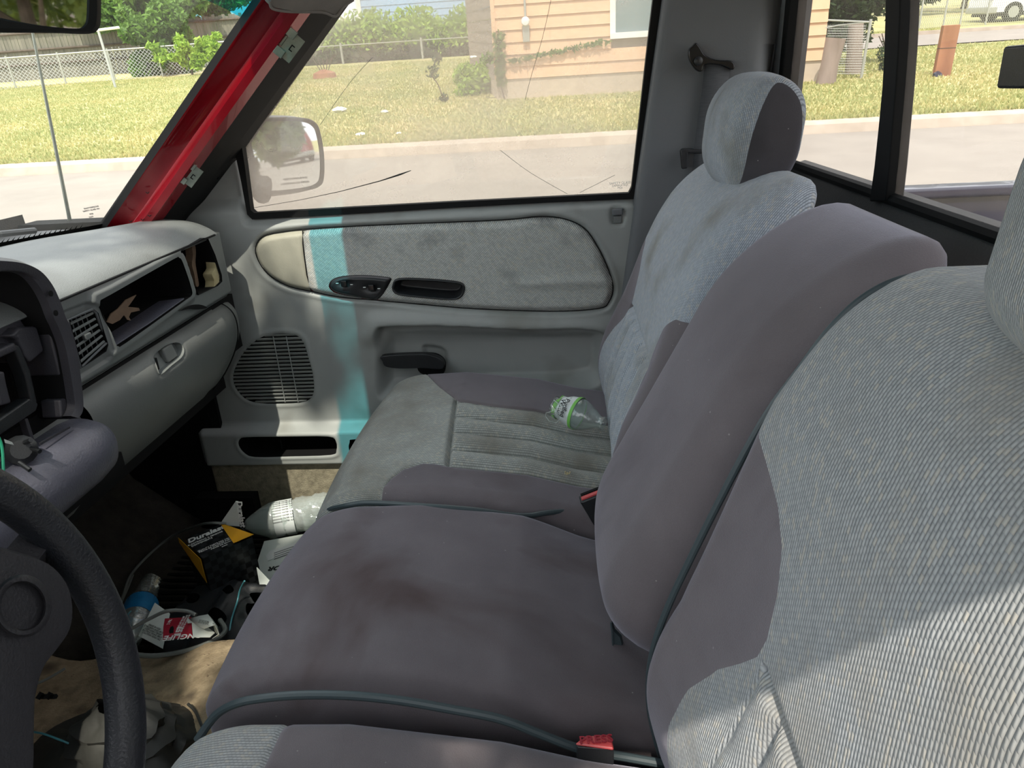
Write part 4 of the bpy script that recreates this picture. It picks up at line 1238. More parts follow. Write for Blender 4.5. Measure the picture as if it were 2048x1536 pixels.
# vine on the corner, bush by the side wall
q_ = eat(1000, 130, HY - .15)
t = thing('corner_vine', 'thin green vine climbing the corner of the peach house', 'vine', (q_[0], HY - .1, lawn_z(HY)), ext=True)
MB().tube(crom([(q_[0] + .05, HY - .06, lawn_z(HY)), (q_[0] - .04, HY - .06, -.9), (q_[0] + .05, HY - .06, -.5), (q_[0] - .1, HY - .06, -.1)], 4), .015, 5).build('stem', M['bark'], t, ext=True)
foliage('foliage', [(q_[0], HY - .1, -1.0 + .17 * k, .13, .05, .12) for k in range(6)] + [(q_[0] + .3 + .3 * k, HY - .08, -.62 + .04 * k, .2, .04, .05) for k in range(7)] + [(q_[0] - .25, HY, -.55, .2, .1, .12)], 900, .05, M['leaf_m'], t)['kind'] = 'stuff'
q_ = lawn_at(940, 195)
t = thing('low_shrub', 'low bright green shrub on the lawn beside the house corner', 'shrub', tuple(q_), ext=True)
foliage('foliage', blobs(q_[0], q_[1] + .8, lawn_z(q_[1]) + .25, .6, .7, .25, 9, .28), 2600, .07, M['leaf_l'], t)['kind'] = 'stuff'
q_ = lawn_at(880, 205)
t = thing('thin_sapling', 'thin leafy sapling standing on the lawn left of the house', 'sapling', tuple(q_), ext=True)
MB().tube(crom([(q_[0] + .1, q_[1], q_[2]), (q_[0], q_[1], q_[2] + .35), (q_[0] - .12, q_[1], q_[2] + .6), (q_[0] + .1, q_[1], q_[2] + 1.0)], 4), .012, 5).build('stem', M['bark'], t, ext=True)
foliage('foliage', [(q_[0] - .1, q_[1], q_[2] + .62, .14, .1, .16), (q_[0] + .02, q_[1], q_[2] + .85, .1, .08, .1), (q_[0] + .1, q_[1], q_[2] + .1, .1, .1, .1)], 150, .05, M['leaf_d'], t)['kind'] = 'stuff'
# litter on the grass
for k, (x, y, s_, lb) in enumerate(((679, 220, .16, 'large crumpled white bag on the lawn above the door mirror'), (770, 222, .09, 'small white paper on the lawn, right of the crumpled bag'),
                        (722, 268, .09, 'white crumpled paper on the grass near the kerb'), (797, 265, .06, 'tiny pale scrap on the grass near the kerb, right of the crumpled paper'), (947, 116, .09, 'small white object by the side wall of the house'))):
    q_ = lawn_at(x, y + 4) if y > 130 else eat(x, y, 19)
    mb = MB(); rr_ = random.Random(k)
    mb.lathe((q_[0], q_[1], q_[2]), (0, 0, 1), [(0, s_ * .6), (s_ * .25, s_), (s_ * .45, s_ * .8), (s_ * .6, s_ * .3)], 9)
    mb.V = [(v[0] + rr_.uniform(-.2, .2) * s_, v[1] + rr_.uniform(-.2, .2) * s_, v[2] + rr_.uniform(-.1, .1) * s_) for v in mb.V]
    tag(mb.build('lawn_litter', M['trimw'], ext=True), lb, 'litter')
q_ = lawn_at(650, 156)
t = thing('fire_pit', 'small reddish pile with twigs on the lawn beside the red pillar', 'pile', tuple(q_), ext=True)
MB().lathe((q_[0], q_[1], q_[2]), (0, 0, 1), [(0, .4), (.15, .36), (.22, .2), (.26, .05)], 12).build('clay_heap', M['post'], t, ext=True)
for k in range(5):
    MB().tube([(q_[0] - .1 + .06 * k, q_[1], q_[2] + .2), (q_[0] - .3 + .16 * k, q_[1], q_[2] + .6)], .015, 4).build('twig', M['bark'], t, ext=True)

# --- right: stumps, wire panel, bush, post, far fence, car
q_ = lawn_at(1650, 167)
t = thing('tree_stump', 'leaning pale tree stump on the lawn right of the peach house', 'stump', tuple(q_), ext=True)
tp = eat(1672, 76, q_[1])
MB().tube([q_ - (0, 0, .1), q_ + (tp - q_) * .4, tp], [.20, .165, .19], 14).build('trunk', M['stumpw'], t, True, 60, ext=True)
q2_ = lawn_at(1625, 150)
t = thing('tree_stump', 'narrower grey stump behind the leaning one against the house', 'stump', tuple(q2_), ext=True)
MB().tube([q2_ - (0, 0, .1), eat(1640, 50, q2_[1])], [.16, .13], 12).build('trunk', M['stumpw'], t, True, 60, ext=True)
q3_ = lawn_at(1707, 148)
t = thing('tree_stump', 'thin grey trunk beside the wire gate, under the dark bush', 'stump', tuple(q3_), ext=True)
MB().tube([q3_ - (0, 0, .1), eat(1712, 48, q3_[1])], [.17, .15], 12).build('trunk', M['stumpw'], t, True, 60, ext=True)
a = lawn_at(1722, 157); tp = eat(1742, 38, a[1])
t = thing('wire_gate', 'wire panel on a steel post between the stumps beside the house', 'gate', tuple(a), ext=True)
MB().tube([a, tp], .03, 8).build('post', M['galv'], t, True, ext=True)
l0_ = eat(1600, 55, a[1] + .2)
MB().tube([eat(1738, 44, a[1]), eat(1650, 40, a[1]), l0_], .018, 6).build('top_rail', M['galv'], t, True, ext=True)
MB().tube([eat(1738, 44, a[1]), eat(1680, 50, a[1]), eat(1650, 56, a[1])], .012, 6).build('wire_rail', M['galv'], t, True, ext=True)
mb = MB()
for k in range(26):
    x = 1655 + k * 3.1; mb.tube([eat(x, 48, a[1]), eat(x - 14, 150, a[1])], .004, 3, cap=False)
for k in range(20):
    y = 52 + k * 5; mb.tube([eat(1655, y, a[1]), eat(1732, y, a[1])], .004, 3, cap=False)
mb.build('wire_mesh', M['galv'], t, ext=True)['kind'] = 'stuff'
q_ = eat(1715, 20, 19.5)
t = thing('dark_bush', 'large dark leaved bush beside the house corner', 'bush', (q_[0], 19.5, lawn_z(19.5)), ext=True)
foliage('foliage', blobs(q_[0], 19.5, q_[2] + .1, 1.0, .8, .95, 16, .5), 11000, .07, M['leaf_d'], t)['kind'] = 'stuff'
MB().tube([(q_[0], 19.5, lawn_z(19.5)), (q_[0], 19.5, q_[2])], .1, 8).build('stem', M['bark'], t, ext=True)
q_ = lawn_at(1775, 142)
t = thing('dry_plant', 'dark dry weed clump beside the rear window bar', 'weed', tuple(q_), ext=True)
for k in range(9):
    a = k * .7; MB().tube([(q_[0], q_[1], q_[2]), (q_[0] + .1 * math.cos(a), q_[1] + .1 * math.sin(a), q_[2] + .4), (q_[0] + .28 * math.cos(a), q_[1] + .2 * math.sin(a), q_[2] + .65 + .05 * (k % 3))], .010, 4).build('stalk', M['bark'], t, ext=True)
foliage('foliage', [(q_[0], q_[1], q_[2] + .4, .28, .2, .3), (q_[0], q_[1], q_[2] + .1, .2, .15, .1)], 500, .05, M['leaf_d'], t)['kind'] = 'stuff'
a = lawn_at(1882, 152); tp = eat(1902, 50, a[1]); pw = (eat(1898, 152, a[1])[0] - eat(1866, 152, a[1])[0]) / 2
t = thing('timber_post', 'leaning red brown sawn timber post on the lawn', 'post', tuple(a), ext=True)
up_ = tp - a
MB().prism([a + (-pw, -.06, -.05), a + (pw, -.06, -.05), a + (pw, .06, -.05), a + (-pw, .06, -.05)], up_ + (0, 0, .05)).build('timber', M['post'], t, ext=True, bevel=.01)
mm = a + up_ * .55
MB().box(mm[0] - pw - .004, mm[0] + pw + .004, mm[1] - .064, mm[1] + .05, mm[2], mm[2] + .012).build('band', M['bark'], t, ext=True)
MB().lathe(a + (-pw * .7, -.07, 0), (0, 0, 1), [(0, .09), (.06, .08), (.10, .02)], 10).build('dark_stone', M['beddark'], t, ext=True)
# far fence and trees
t = thing('far_fence', 'wire fence with pale posts beyond the second street', 'fence', tuple(eat(1900, 20, 31)), ext=True)
for px_ in (1790, 1840, 1888, 1921, 1972):
    q_ = eat(px_, 42, 31); z_ = lawn_z(31)
    MB().tube([(q_[0], 31, z_), (q_[0], 31, z_ + 1.15)], .035, 6).build('post', M['galv'], t, ext=True)
x0, x1 = eat(1780, 20, 31)[0], eat(2060, 20, 31)[0]
MB().tube([(x0, 31, lawn_z(31) + 1.12), (x1, 31, lawn_z(31) + 1.12)], .025, 6).build('top_rail', M['galv'], t, ext=True)
mb = MB()
for k in range(70):
    x = x0 + (x1 - x0) * k / 70; mb.tube([(x, 31, lawn_z(31)), (x + .5, 31, lawn_z(31) + 1.1)], .006, 3, cap=False); mb.tube([(x + .5, 31, lawn_z(31)), (x, 31, lawn_z(31) + 1.1)], .006, 3, cap=False)
mb.build('wire_mesh', M['galv'], t, ext=True)['kind'] = 'stuff'
for nm, lb, px_, Y, cr_, n_ in (('far_tree', 'dark tree line beyond the far fence, behind the rear window bar', 1800, 42, (4.5, 2, 2.6), 9000), ('far_tree', 'dark trees beyond the far fence above the timber post', 1930, 46, (5, 2, 2.6), 9000), ('far_tree', 'tree behind the white car', 2090, 48, (5, 2, 3), 7000), ('far_tree', 'trees behind the roof of the peach house', 1680, 34, (3, 2, 3), 7000)):
    q_ = eat(px_, 0, Y); tree(nm, lb, q_[0], Y, lawn_z(Y), 4.2, cr_, n_, .2, M['leaf_d'], 16)


# white car (SUV), seen from its rear corner
def suv(x0, y0, z0_, nm, lb, paint):
    t = thing(nm, lb, 'car', (x0, y0, z0_), ext=True)
    W = 1.8; L_ = 4.4
    prof = [(0, .35), (0, .75), (.08, 1.0), (.35, 1.5), (.7, 1.62), (2.4, 1.62), (3.1, 1.1), (4.2, .95), (4.4, .7), (4.4, .35)]
    mb = MB(); rows = []
    for yk, s_ in ((0, .0), (.12, .06), (W - .12, .06), (W, .0)):
        rows.append([(x0 + a + (.0 if 0 < yk < W else .03 * (1 if a < 2 else -1)), y0 + yk + (.10 if z > 1.05 and yk == 0 else -.10 if z > 1.05 and yk == W else 0), z0_ + z) for a, z in prof])
    mb.loft(rows, closed=True); n = len(prof); mb.F += [tuple(range(n - 1, -1, -1)), tuple(3 * n + k for k in range(n))]
    mb.build('body', paint, t, True, 35, ext=True)
    for a in (.85, 3.5):
        for yk in (-.02, W - .2):
            w_ = MB().lathe((x0 + a, y0 + yk, z0_ + .34), (0, 1, 0), [(0, .34), (.22, .34)], 20).build('wheel', M['rubber'], t, True, ext=True)
            MB().lathe((x0 + a, y0 + yk - .01, z0_ + .34), (0, 1, 0), [(0, .2), (.02, .2)], 14).build('hubcap', M['galv'], w_, True, ext=True)
    MB().prism([(x0 + .45, y0 + .07, z0_ + 1.12), (x0 + 2.6, y0 + .07, z0_ + 1.12), (x0 + 2.2, y0 + .095, z0_ + 1.5), (x0 + .65, y0 + .095, z0_ + 1.5)], (0, -.02, 0)).build('side_window', M['windowglass'], t, ext=True)
    MB().prism([(x0 + .04, y0 + .25, z0_ + 1.05), (x0 + .04, y0 + W - .25, z0_ + 1.05), (x0 + .3, y0 + W - .3, z0_ + 1.48), (x0 + .3, y0 + .3, z0_ + 1.48)], (-.03, 0, .01)).build('rear_window', M['windowglass'], t, ext=True)
    MB().box(x0 - .02, x0 + .1, y0 - .01, y0 + .2, z0_ + .8, z0_ + 1.0).build('tail_light', M['red'], t, ext=True)
    MB().box(x0 - .05, x0 + .25, y0 - .01, y0 + W, z0_ + .32, z0_ + .55).build('bumper', M['galv'], t, ext=True, bevel=.03)
    MB().box(x0 + .2, x0 + 4.2, y0 + .02, y0 + W - .02, z0_ + .2, z0_ + .36).build('underbody', M['rubber'], t, ext=True)
q_ = lawn_at(2025, 43)
suv(q_[0] - .9, q_[1], lawn_z(q_[1]), 'white_car', 'white estate car parked beyond the far fence at the right edge', M['white'])
suv(38, 7.6, -1.65, 'red_car', 'red car parked down the street, seen only in the door mirror', M['red'])

# truck bed seen through the rear window
tb_ = thing('truck_bed', 'dark painted truck bed wall seen through the rear window', 'truck bed', (.9, 1.6, .5))
zb2 = at(1790, 375, y=1.60)[2]
MB().box(.54, 2.4, 1.565, 1.63, zb2 - .022, zb2).build('bed_rail', M['beddark'], tb_, bevel=.006)
MB().box(.56, 2.4, 1.575, 1.60, .1, zb2 - .02).build('bed_wall', M['beddark'], tb_)
MB().box(.56, 2.4, 1.45, 1.575, .1, zb2 - .075).build('wheel_well', M['bedin'], tb_)
MB().box(.52, 2.4, -.1, 1.6, .08, .10).build('bed_floor', M['bedin'], tb_)
MB().box(.52, .545, -.1, 1.62, .1, zb2 - .12).build('bed_front', M['beddark'], tb_)

# shade tree on the driver side: dapples the dashboard and door; its leaves show in the mirrors
p = (-.75, -5.2, -1.6)
t = thing('shade_tree', 'leafy street tree on the driver side whose leaves dapple the dashboard', 'tree', p, ext=True)
MB().tube([(-3.6, -5.4, -1.7), (-3.4, -5.3, .6), (-2.9, -4.6, 2.4), (-2.2, -3.2, 3.6)], [.2, .17, .12, .05], 12).build('trunk', M['bark'], t, True, ext=True)
for k in range(6):
    MB().tube([(-2.6, -4.0, 3.0 + .1 * k), (-1.9 + .2 * k, -2.7 + .2 * k, 3.3 + .1 * k), (-1.5 + .22 * k, -1.5 - .1 * k, 3.0 + .1 * k)], [.05, .025, .006], 6).build('branch', M['bark'], t, True, ext=True)
TB = []
for k in range(30):        # thin outer twigs
    z_ = rgn.uniform(2.4, 3.6)
    TB.append((rgn.uniform(-2.0, -.47), rgn.uniform(-.1, 1.75) - .60 * (z_ + .6), z_, rgn.uniform(.07, .17), rgn.uniform(.07, .17), rgn.uniform(.05, .14)))
for k in range(44):        # dense clump added to keep sun off the driver cushion and lever boot
    z_ = rgn.uniform(2.6, 3.9)
    TB.append((rgn.uniform(-1.3, -.13), rgn.uniform(-.35, .60) - .60 * (z_ + .6), z_, rgn.uniform(.12, .19), rgn.uniform(.15, .26), rgn.uniform(.12, .22)))
foliage('foliage', TB, 9000, .042, M['leaf_tree'], t)['kind'] = 'stuff'
tree('street_tree', 'street tree behind the truck whose branches hang in the door mirror', 9.0, 2.75, -1.65, 3.4, (1.6, .75, 1.7), 9000, .11, M['leaf_tree'], 22)
tree('street_tree', 'street tree behind the driver seen in the interior mirror', 4.2, -8.4, -1.6, 5.2, (2.6, 1.6, 2.2), 9000, .10, M['leaf_tree'], 22)
t = thing('pink_house', 'pinkish house behind the driver side lawn', 'house', (2, -14, -1.5), ext=True)
MB().box(-6, 12, -19, -14, -1.6, 2.6).build('house_wall', M['pink'], t, ext=True)
MB().prism([(-6.5, -13.5, 2.5), (-6.5, -16.5, 4.6), (-6.5, -19.5, 2.5)], (19, 0, 0)).build('roof', M['bark'], t, ext=True)

# ================================================================== SEATS
def ztop(x): return np.interp(x, [-.43, -.38, -.33, -.23, -.08, .0, .08, .16], [.418, .434, .441, .444, .424, .402, .388, .380])


def cushion_D(cy, hw, crown, groove=None):
    def D(V):
        x, y, z = V.T
        w = ss(z, .30, .425)
        t = (y - cy) / hw
        dz = (ztop(x) - .435) + crown * (1 - np.clip(np.abs(t), 0, 1) ** 2.2) - crown
        if groove is not None: dz = dz + groove(V)
        fx = -.012 * (1 - np.clip(np.abs(t), 0, 1) ** 2) * ss(-x, .30, .42)
        return np.stack([x + fx, y, z + dz * w], 1)
    return D


def rest_c(V): return np.stack([V[:, 1] + .55 * V[:, 2], V[:, 0] + .9 * V[:, 2], V[:, 2]], 1)
def rest_at(cy, k=0.0):
    def f(V):
        sg = np.tanh((V[:, 1] - cy) / .03)
        return np.stack([(V[:, 1] + .9 * V[:, 0] * sg + k * V[:, 2]) * (.94 if k else 1), V[:, 2] + .8 * V[:, 0], V[:, 0]], 1)
    return f


def make_cushion(par, y0, y1, cuts, last, crown, groove=None, r=(.085, .04, .06), n=(120, 130, 26), name='cushion'):
    cy, hw = (y0 + y1) / 2, (y1 - y0) / 2
    V, F = rbox((.29, hw, .0875), r, n)
    V = V + np.array((-.13, cy, .3475))
    return pieces(V, F, cushion_D(cy, hw, crown, groove), cuts, par, last, rest_c)


XFT = np.array([p[:2] for p in crom([(a, b_, 0) for a, b_ in zip([.30, .368, .45, .51, .57, .62, .69, .75, .79, .83, .87, .95], [.066, .044, .027, .036, .064, .090, .126, .157, .182, .210, .238, .28])], 8)])


def Xf(z): return np.interp(z, XFT[:, 0], XFT[:, 1])


def make_back(par, y0, y1, z0, z1, cuts, last, recess, thick=.11, r=(.05, .05, .07), n=(24, 120, 130), dx=0.0, taper=None, extra=None, restf=None):
    cy, hw = (y0 + y1) / 2, (y1 - y0) / 2
    hz = (z1 - z0) / 2
    V, F = rbox((thick / 2, hw, hz), r, n)
    V = V + np.array((thick / 2, cy, z0 + hz))

    def D(V):
        x, y, z = V.T
        t = np.clip(np.abs(y - cy) / hw, 0, 1)
        fw = ss(-x, -thick * .75, -.0)                       # only the front face
        d = recess(y, z, t) * fw
        if extra is not None: d = d + extra(y, z) * fw
        yy = cy + (y - cy) * (taper(z) if taper is not None else 1)
        return np.stack([Xf(z) + x + d + dx, yy, z], 1)
    return D, pieces(V, F, D, cuts, par, last, restf or rest_at(cy))


def poly_g(P, a, b): return lambda V: sdf(np.stack([V[:, a], V[:, b]], 1), P)


# ---------------- passenger seat
ps = thing('passenger_seat', 'grey knit passenger bucket seat with ribbed cushion beside the far door', 'seat', (-.1, 1.2, .0))
Yi = lambda x: np.interp(x, [-.42, -.33, -.305, -.295, -.28, -.25, -.21, .2], [.80, .88, .95, .99, 1.02, 1.038, 1.030, 1.028])
Yo = lambda x: np.interp(x, [-.42, -.36, -.33, -.28, -.228, -.15, .2], [1.62, 1.52, 1.47, 1.37, 1.285, 1.276, 1.272])
seam_x = lambda y: np.interp(y, [1.02, 1.28], [-.208, -.232])


def g_p(V):
    x, y, z = V.T
    a, b = Yi(x), Yo(x)
    rib = ss(x - seam_x(y), 0, .008) * ss(y - a, 0, .004) * ss(b - y, 0, .004)
    t = (y - a) / (b - a) * 4
    out = rib * (.026 * np.abs(np.sin(np.pi * t)) ** .6 - .019)
    out = out - .010 * np.exp(-((x - seam_x(y)) / .004) ** 2) * (y > a) * (y < b)
    out = out - .003 * np.exp(-((y - a) / .003) ** 2) - .003 * np.exp(-((y - b) / .003) ** 2)
    return out


top = lambda V: V[:, 2] > .30
make_cushion(ps, .93, 1.48, [
    ('velour_panel', lambda V: np.minimum(V[:, 1] - Yo(V[:, 0]), V[:, 0] + .335), M['vel']),
    ('velour_panel', lambda V: np.minimum(Yi(V[:, 0]) - V[:, 1], V[:, 0] + .30), M['vel_soil']),
    ('ribbed_panel', lambda V: np.minimum(V[:, 0] - seam_x(V[:, 1]), V[:, 2] - .33), M['knit_pc']),
], ('front_panel', M['knit_pc']), .006, g_p, n=(150, 180, 24))
pp = [at(x, y, z=z) for x, y, z in [(655, 1020, .40), (690, 1012, .425), (740, 1006, .431), (850, 1012, .436), (950, 1020, .428), (1020, 1030, .412), (1060, 1031, .405), (1090, 1026, .402), (1160, 1020, .39), (1230, 1024, .38)]]
MB().tube(crom(pp, 6), .0042, 10).build('piping', M['piping'], ps, True)
MB().box(-.36, .30, .96, 1.46, .02, .27).build('seat_base', M['dark'], ps, bevel=.01)
VO = [(1.7, .735), (1.44, .725), (1.40, .705), (1.372, .665), (1.362, .61), (1.372, .575), (1.40, .545), (1.425, .50), (1.43, .44), (1.41, .36), (1.40, .2), (1.7, .2)]
VI = [(.5, .700), (.965, .695), (1.0, .67), (1.022, .625), (1.022, .585), (1.0, .555), (.975, .52), (.965, .44), (.99, .36), (1.0, .2), (.5, .2)]
def mirrorP(P, c): return [(2 * c - y, z) for y, z in P]


def recess_p(y, z, t):
    e = np.interp(z, [.36, .42, .50, .60, .70, .80, .87], [.028, .034, .042, .034, .004, -.006, -.01])
    return e * (1 - t ** 4) + .004 * t


def rib_b(c, hw, zseam, amp=1.0):
    def f(y, z):
        u = (y - (c - hw)) / (2 * hw)
        inn = ss(u, 0, .02) * ss(1 - u, 0, .02) * ss(zseam - z, 0, .012)
        return -(inn * amp * (.018 * np.abs(np.sin(np.pi * u * 5)) ** .6 - .011)) + .006 * np.exp(-((z - zseam) / .004) ** 2) * (np.abs(y - c) < hw)
    return f


seamz = lambda y: .598 - .25 * (np.abs(y - 1.205) / .18) ** 2 * .1
D_p, _ = make_back(ps, .935, 1.475, .33, .872, [
    ('velour_side', poly_g(VO, 1, 2), M['vel']),
    ('velour_side', poly_g(VI, 1, 2), M['vel']),
    ('ribbed_back', lambda V: np.minimum(seamz(V[:, 1]) - V[:, 2], .05 - V[:, 0]), M['knit_p']),
], ('back_panel', M['knit_p']), recess_p, .115, (.055, .055, .075), (20, 150, 150),
    taper=lambda z: 1 - .10 * ss(z, .76, .87), extra=rib_b(1.197, .17, .598))


def make_headrest(par, y0, y1, x0, x1, z0, z1, r, cuts, last, lean=.22, n=(40, 70, 50)):
    V, F = rbox(((x1 - x0) / 2, (y1 - y0) / 2, (z1 - z0) / 2), r, n)
    V = V + np.array(((x0 + x1) / 2, (y0 + y1) / 2, (z0 + z1) / 2))
    cy = (y0 + y1) / 2; hw = (y1 - y0) / 2

    def D(V):
        x, y, z = V.T
        t = (y - cy) / hw
        return np.stack([x + lean * (z - z0) + .030 * (t ** 2) * ss(-(x - x0), -.08, 0), y, z - .012 * t ** 2 * ss(z, z1 - .06, z1)], 1)
    return pieces(V, F, D, cuts, par, last, rest_at(cy))


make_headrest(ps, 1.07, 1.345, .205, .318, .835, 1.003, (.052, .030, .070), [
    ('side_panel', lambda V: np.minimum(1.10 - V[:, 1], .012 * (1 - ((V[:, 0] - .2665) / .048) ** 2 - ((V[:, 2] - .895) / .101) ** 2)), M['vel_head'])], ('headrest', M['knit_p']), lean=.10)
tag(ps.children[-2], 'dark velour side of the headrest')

# ---------------- centre seat
cs = thing('centre_seat', 'stained mauve velour centre seat between the two bucket seats', 'seat', (-.1, .73, .0))
make_cushion(cs, .562, .934, [], ('cushion', M['vel_soil']), .006, lambda V: -.022 * ss(V[:, 0], -.10, .06) * ss(V[:, 1], .82, .93), r=(.085, .03, .05), n=(80, 60, 16))
MB().box(-.34, .30, .60, .88, .02, .27).build('seat_base', M['dark'], cs, bevel=.01)
def rec_c(y, z, t): return .012 * t ** 3 - .004 * (1 - t ** 2)
make_back(cs, .598, .905, .405, .862, [
    ('side_panel', lambda V: .616 - V[:, 1] - .0 * V[:, 0] - .02 * ss(V[:, 2], .5, .56), M['vel'])], ('back_cushion', M['vel']), rec_c, .140, (.069, .060, .095), (20, 70, 120), dx=-.006)
# small folded strap end at the foot of the centre back
sp_ = thing('seat_strap', 'short grey strap end poking out under the centre seat back', 'strap', tuple(at(1232, 1290, y=.67)))
MB().prism(pix([(1222, 1245), (1227, 1262), (1240, 1275), (1245, 1295), (1235, 1300), (1224, 1292)], y=.672), (.002, .004, 0)).build('strap_end', M['piping'], sp_)
MB().tube(crom(pix([(1226, 1290), (1224, 1262), (1222, 1245)], y=.668), 4), .0012, 6).build('loose_thread', M['piping'], sp_)

# ---------------- driver seat
ds = thing('driver_seat', 'grey knit driver bucket seat with teal grey piping in the near corner', 'seat', (-.1, .28, .0))
gd = lambda V: -.003 * np.exp(-((V[:, 0] + .293) / .003) ** 2)
make_cushion(ds, .02, .538, [('velour_panel', lambda V: np.minimum(V[:, 0] + .293, V[:, 1] - .40), M['vel']), ], ('front_panel', M['knit_d']), .008, gd, r=(.085, .035, .06), n=(110, 110, 16))
pp = [at(x, y, z=z) for x, y, z in [(395, 1480, .39), (430, 1432, .412), (470, 1408, .43), (520, 1397, .438), (600, 1390, .443), (700, 1391, .445), (800, 1401, .441), (900, 1418, .432), (1000, 1438, .420), (1080, 1468, .402), (1160, 1498, .384), (1250, 1514, .37), (1340, 1530, .36)]]
MB().tube(crom(pp, 6), .0045, 10).build('piping', M['piping'], ds, True)
MB().box(-.34, .30, .05, .50, .02, .27).build('seat_base', M['dark'], ds, bevel=.01)
VD = [(.9, .78), (.556, .742), (.52, .730), (.46, .712), (.432, .696), (.414, .67), (.405, .64), (.408, .622), (.425, .60), (.45, .57), (.47, .53), (.478, .48), (.47, .40), (.46, .2), (.9, .2)]


def recess_d(y, z, t):
    e = np.interp(z, [.36, .42, .50, .60, .70, .80, .87], [.020, .026, .030, .024, .012, .004, .0])
    return e * (1 - t ** 4) + np.interp(z, [.40, .56, .66, .76, .87], [.026, .020, .004, -.012, -.016])


D_d, _ = make_back(ds, .02, .556, .33, .866, [
    ('velour_side', poly_g(VD, 1, 2), M['vel']),
    ('velour_side', poly_g(mirrorP(VD, .288), 1, 2), M['vel']),
    ('ribbed_back', lambda V: np.minimum(.622 - V[:, 2], .05 - V[:, 0]), M['knit_d']),
], ('back_panel', M['knit_d']), recess_d, .125, (.035, .030, .060), (20, 170, 170), dx=.001,
    extra=rib_b(.288, .112, .622, .55), restf=rest_at(.288, -.38))
make_headrest(ds, .135, .435, .200, .32, .856, .99, (.04, .035, .04), [], ('headrest', M['knit_d']), lean=.12)
pp = [at(x, y, y=.553) for x, y in [(1890, 548), (1800, 560), (1725, 598), (1660, 660), (1598, 742), (1540, 820), (1490, 905), (1435, 1010), (1380, 1120), (1340, 1205), (1312, 1280), (1299, 1345), (1300, 1420), (1318, 1500), (1335, 1545)]]
MB().tube(crom(pp, 6), .0034, 10).build('piping', M['piping'], ds, True)

# ---------------- buckles
b1 = thing('belt_buckle', 'black seat belt buckle with red slot standing beside the passenger seat', 'buckle', tuple(at(1185, 1010, y=.925)))
A = at(1158, 998, y=.925); B = at(1204, 980, y=.93); Cc = at(1222, 1085, y=.925)
u = (B - A); dn = Cc - (A + B) / 2; dn = dn - u * (dn @ u) / (u @ u); L = np.linalg.norm(dn); nn = np.cross(u / np.linalg.norm(u), dn / L)
def bq(a, b_, c, d, h0, h1):
    P = []
    for h in (h0, h1):
        for s_, t_ in ((a, c), (b_, c), (b_ - .25 * (d > .5) * (b_ - a), d), (a + .25 * (d > .5) * (b_ - a), d)):
            P.append(A + u * s_ + dn * t_ + nn * h)
    return P
MB().hexa(bq(0, 1.25, 0, 1.1, -.011, .011)).build('buckle_body', M['black'], b1, bevel=.003)
MB().hexa(bq(.1, 1.1, -.03, .06, -.008, .0)).build('release_button', M['press_red'], b1, bevel=.001)
MB().hexa(bq(.12, 1.1, -.035, .03, .002, .008)).build('slot', M['dark'], b1)
b2 = thing('belt_buckle', 'red PRESS seat belt buckle beside the driver seat cushion', 'buckle', tuple(at(1190, 1490, y=.545)))
zb = .408
q4 = [at(x, y, z=zb) for x, y in [(1150, 1492), (1170, 1477), (1222, 1473), (1228, 1503)]]
MB().prism([at(x, y, z=zb - .002) for x, y in [(1152, 1490), (1168, 1476), (1224, 1472), (1228, 1500), (1155, 1494)]], (0, 0, -.02)).build('buckle_body', M['black'], b2, bevel=.003)
MB().prism([p for p in q4], (0, 0, .004)).build('release_button', M['press_red'], b2, bevel=.002)
c = sum(q4) / 4 + np.array((0, 0, .0046)); uu = q4[2] - q4[1]
text('press_lettering', 'PRESS', .013, c, uu, np.cross((0, 0, 1), uu), M['red_card'], b2, bold=.0002)
lp = thing('belt_loop', 'black belt loop between the driver seat back and the centre cushion', 'belt', tuple(at(1285, 1465, y=.59)))
MB().tube(crom(pix([(1278, 1500), (1270, 1478), (1274, 1450), (1290, 1430), (1300, 1425)], y=.585), 5), .0035, 8).build('loop', M['rubber'], lp, True)
MB().tube(crom(pix([(1292, 1500), (1284, 1480), (1286, 1455), (1298, 1440)], y=.585), 5), .003, 8).build('loop_edge', M['webbing'], lp, True)

# ================================================================== DASHBOARD
dsh = thing('dashboard', 'worn grey dashboard with open cubby, air vent and glove box', 'dashboard', (-.9, 1.2, .4))
ST = [.30, .60, .90, .95, 1.1, 1.25, 1.35, 1.41, 1.45, 1.475, 1.492]
def base_x(y): return np.interp(y, [.3, 1.0, 1.3, 1.4, 1.46, 1.492], [-1.20, -1.15, -1.07, -.95, -.86, -.80])
rows = []
for y in np.linspace(.30, 1.494, 60):
    bx_ = base_x(y); e = ss(y, 1.45, 1.496)
    prof = [(bx_, .778), (bx_ + (-.86 - bx_) * .35, .788), (bx_ + (-.86 - bx_) * .75, .792), (-.86, .793), (-.81, .789), (-.772, .782), (-.748, .772), (-.733, .762), (-.727, .754), (-.735, .750)]
    rows.append([(x - .03 * e, y, z - .03 * e ** 2) for x, z in [(p[0], p[2]) for p in crom([(a, 0, b_) for a, b_ in prof], 3)]])
MB().loft(rows).build('top_pad', M['dash'], dsh, True)
# torn edge of the pad by the pillar
for i in range(9):
    a = at(352 + 3.6 * i, 448 - 1.2 * math.sin(i) + .2 * i, y=1.47)
    MB().obox(a, (.0016, 0, 0), (0, .003, 0), (.0006, 0, .0018 + .0008 * (i % 3))).build('torn_vinyl', M['dark'], dsh)
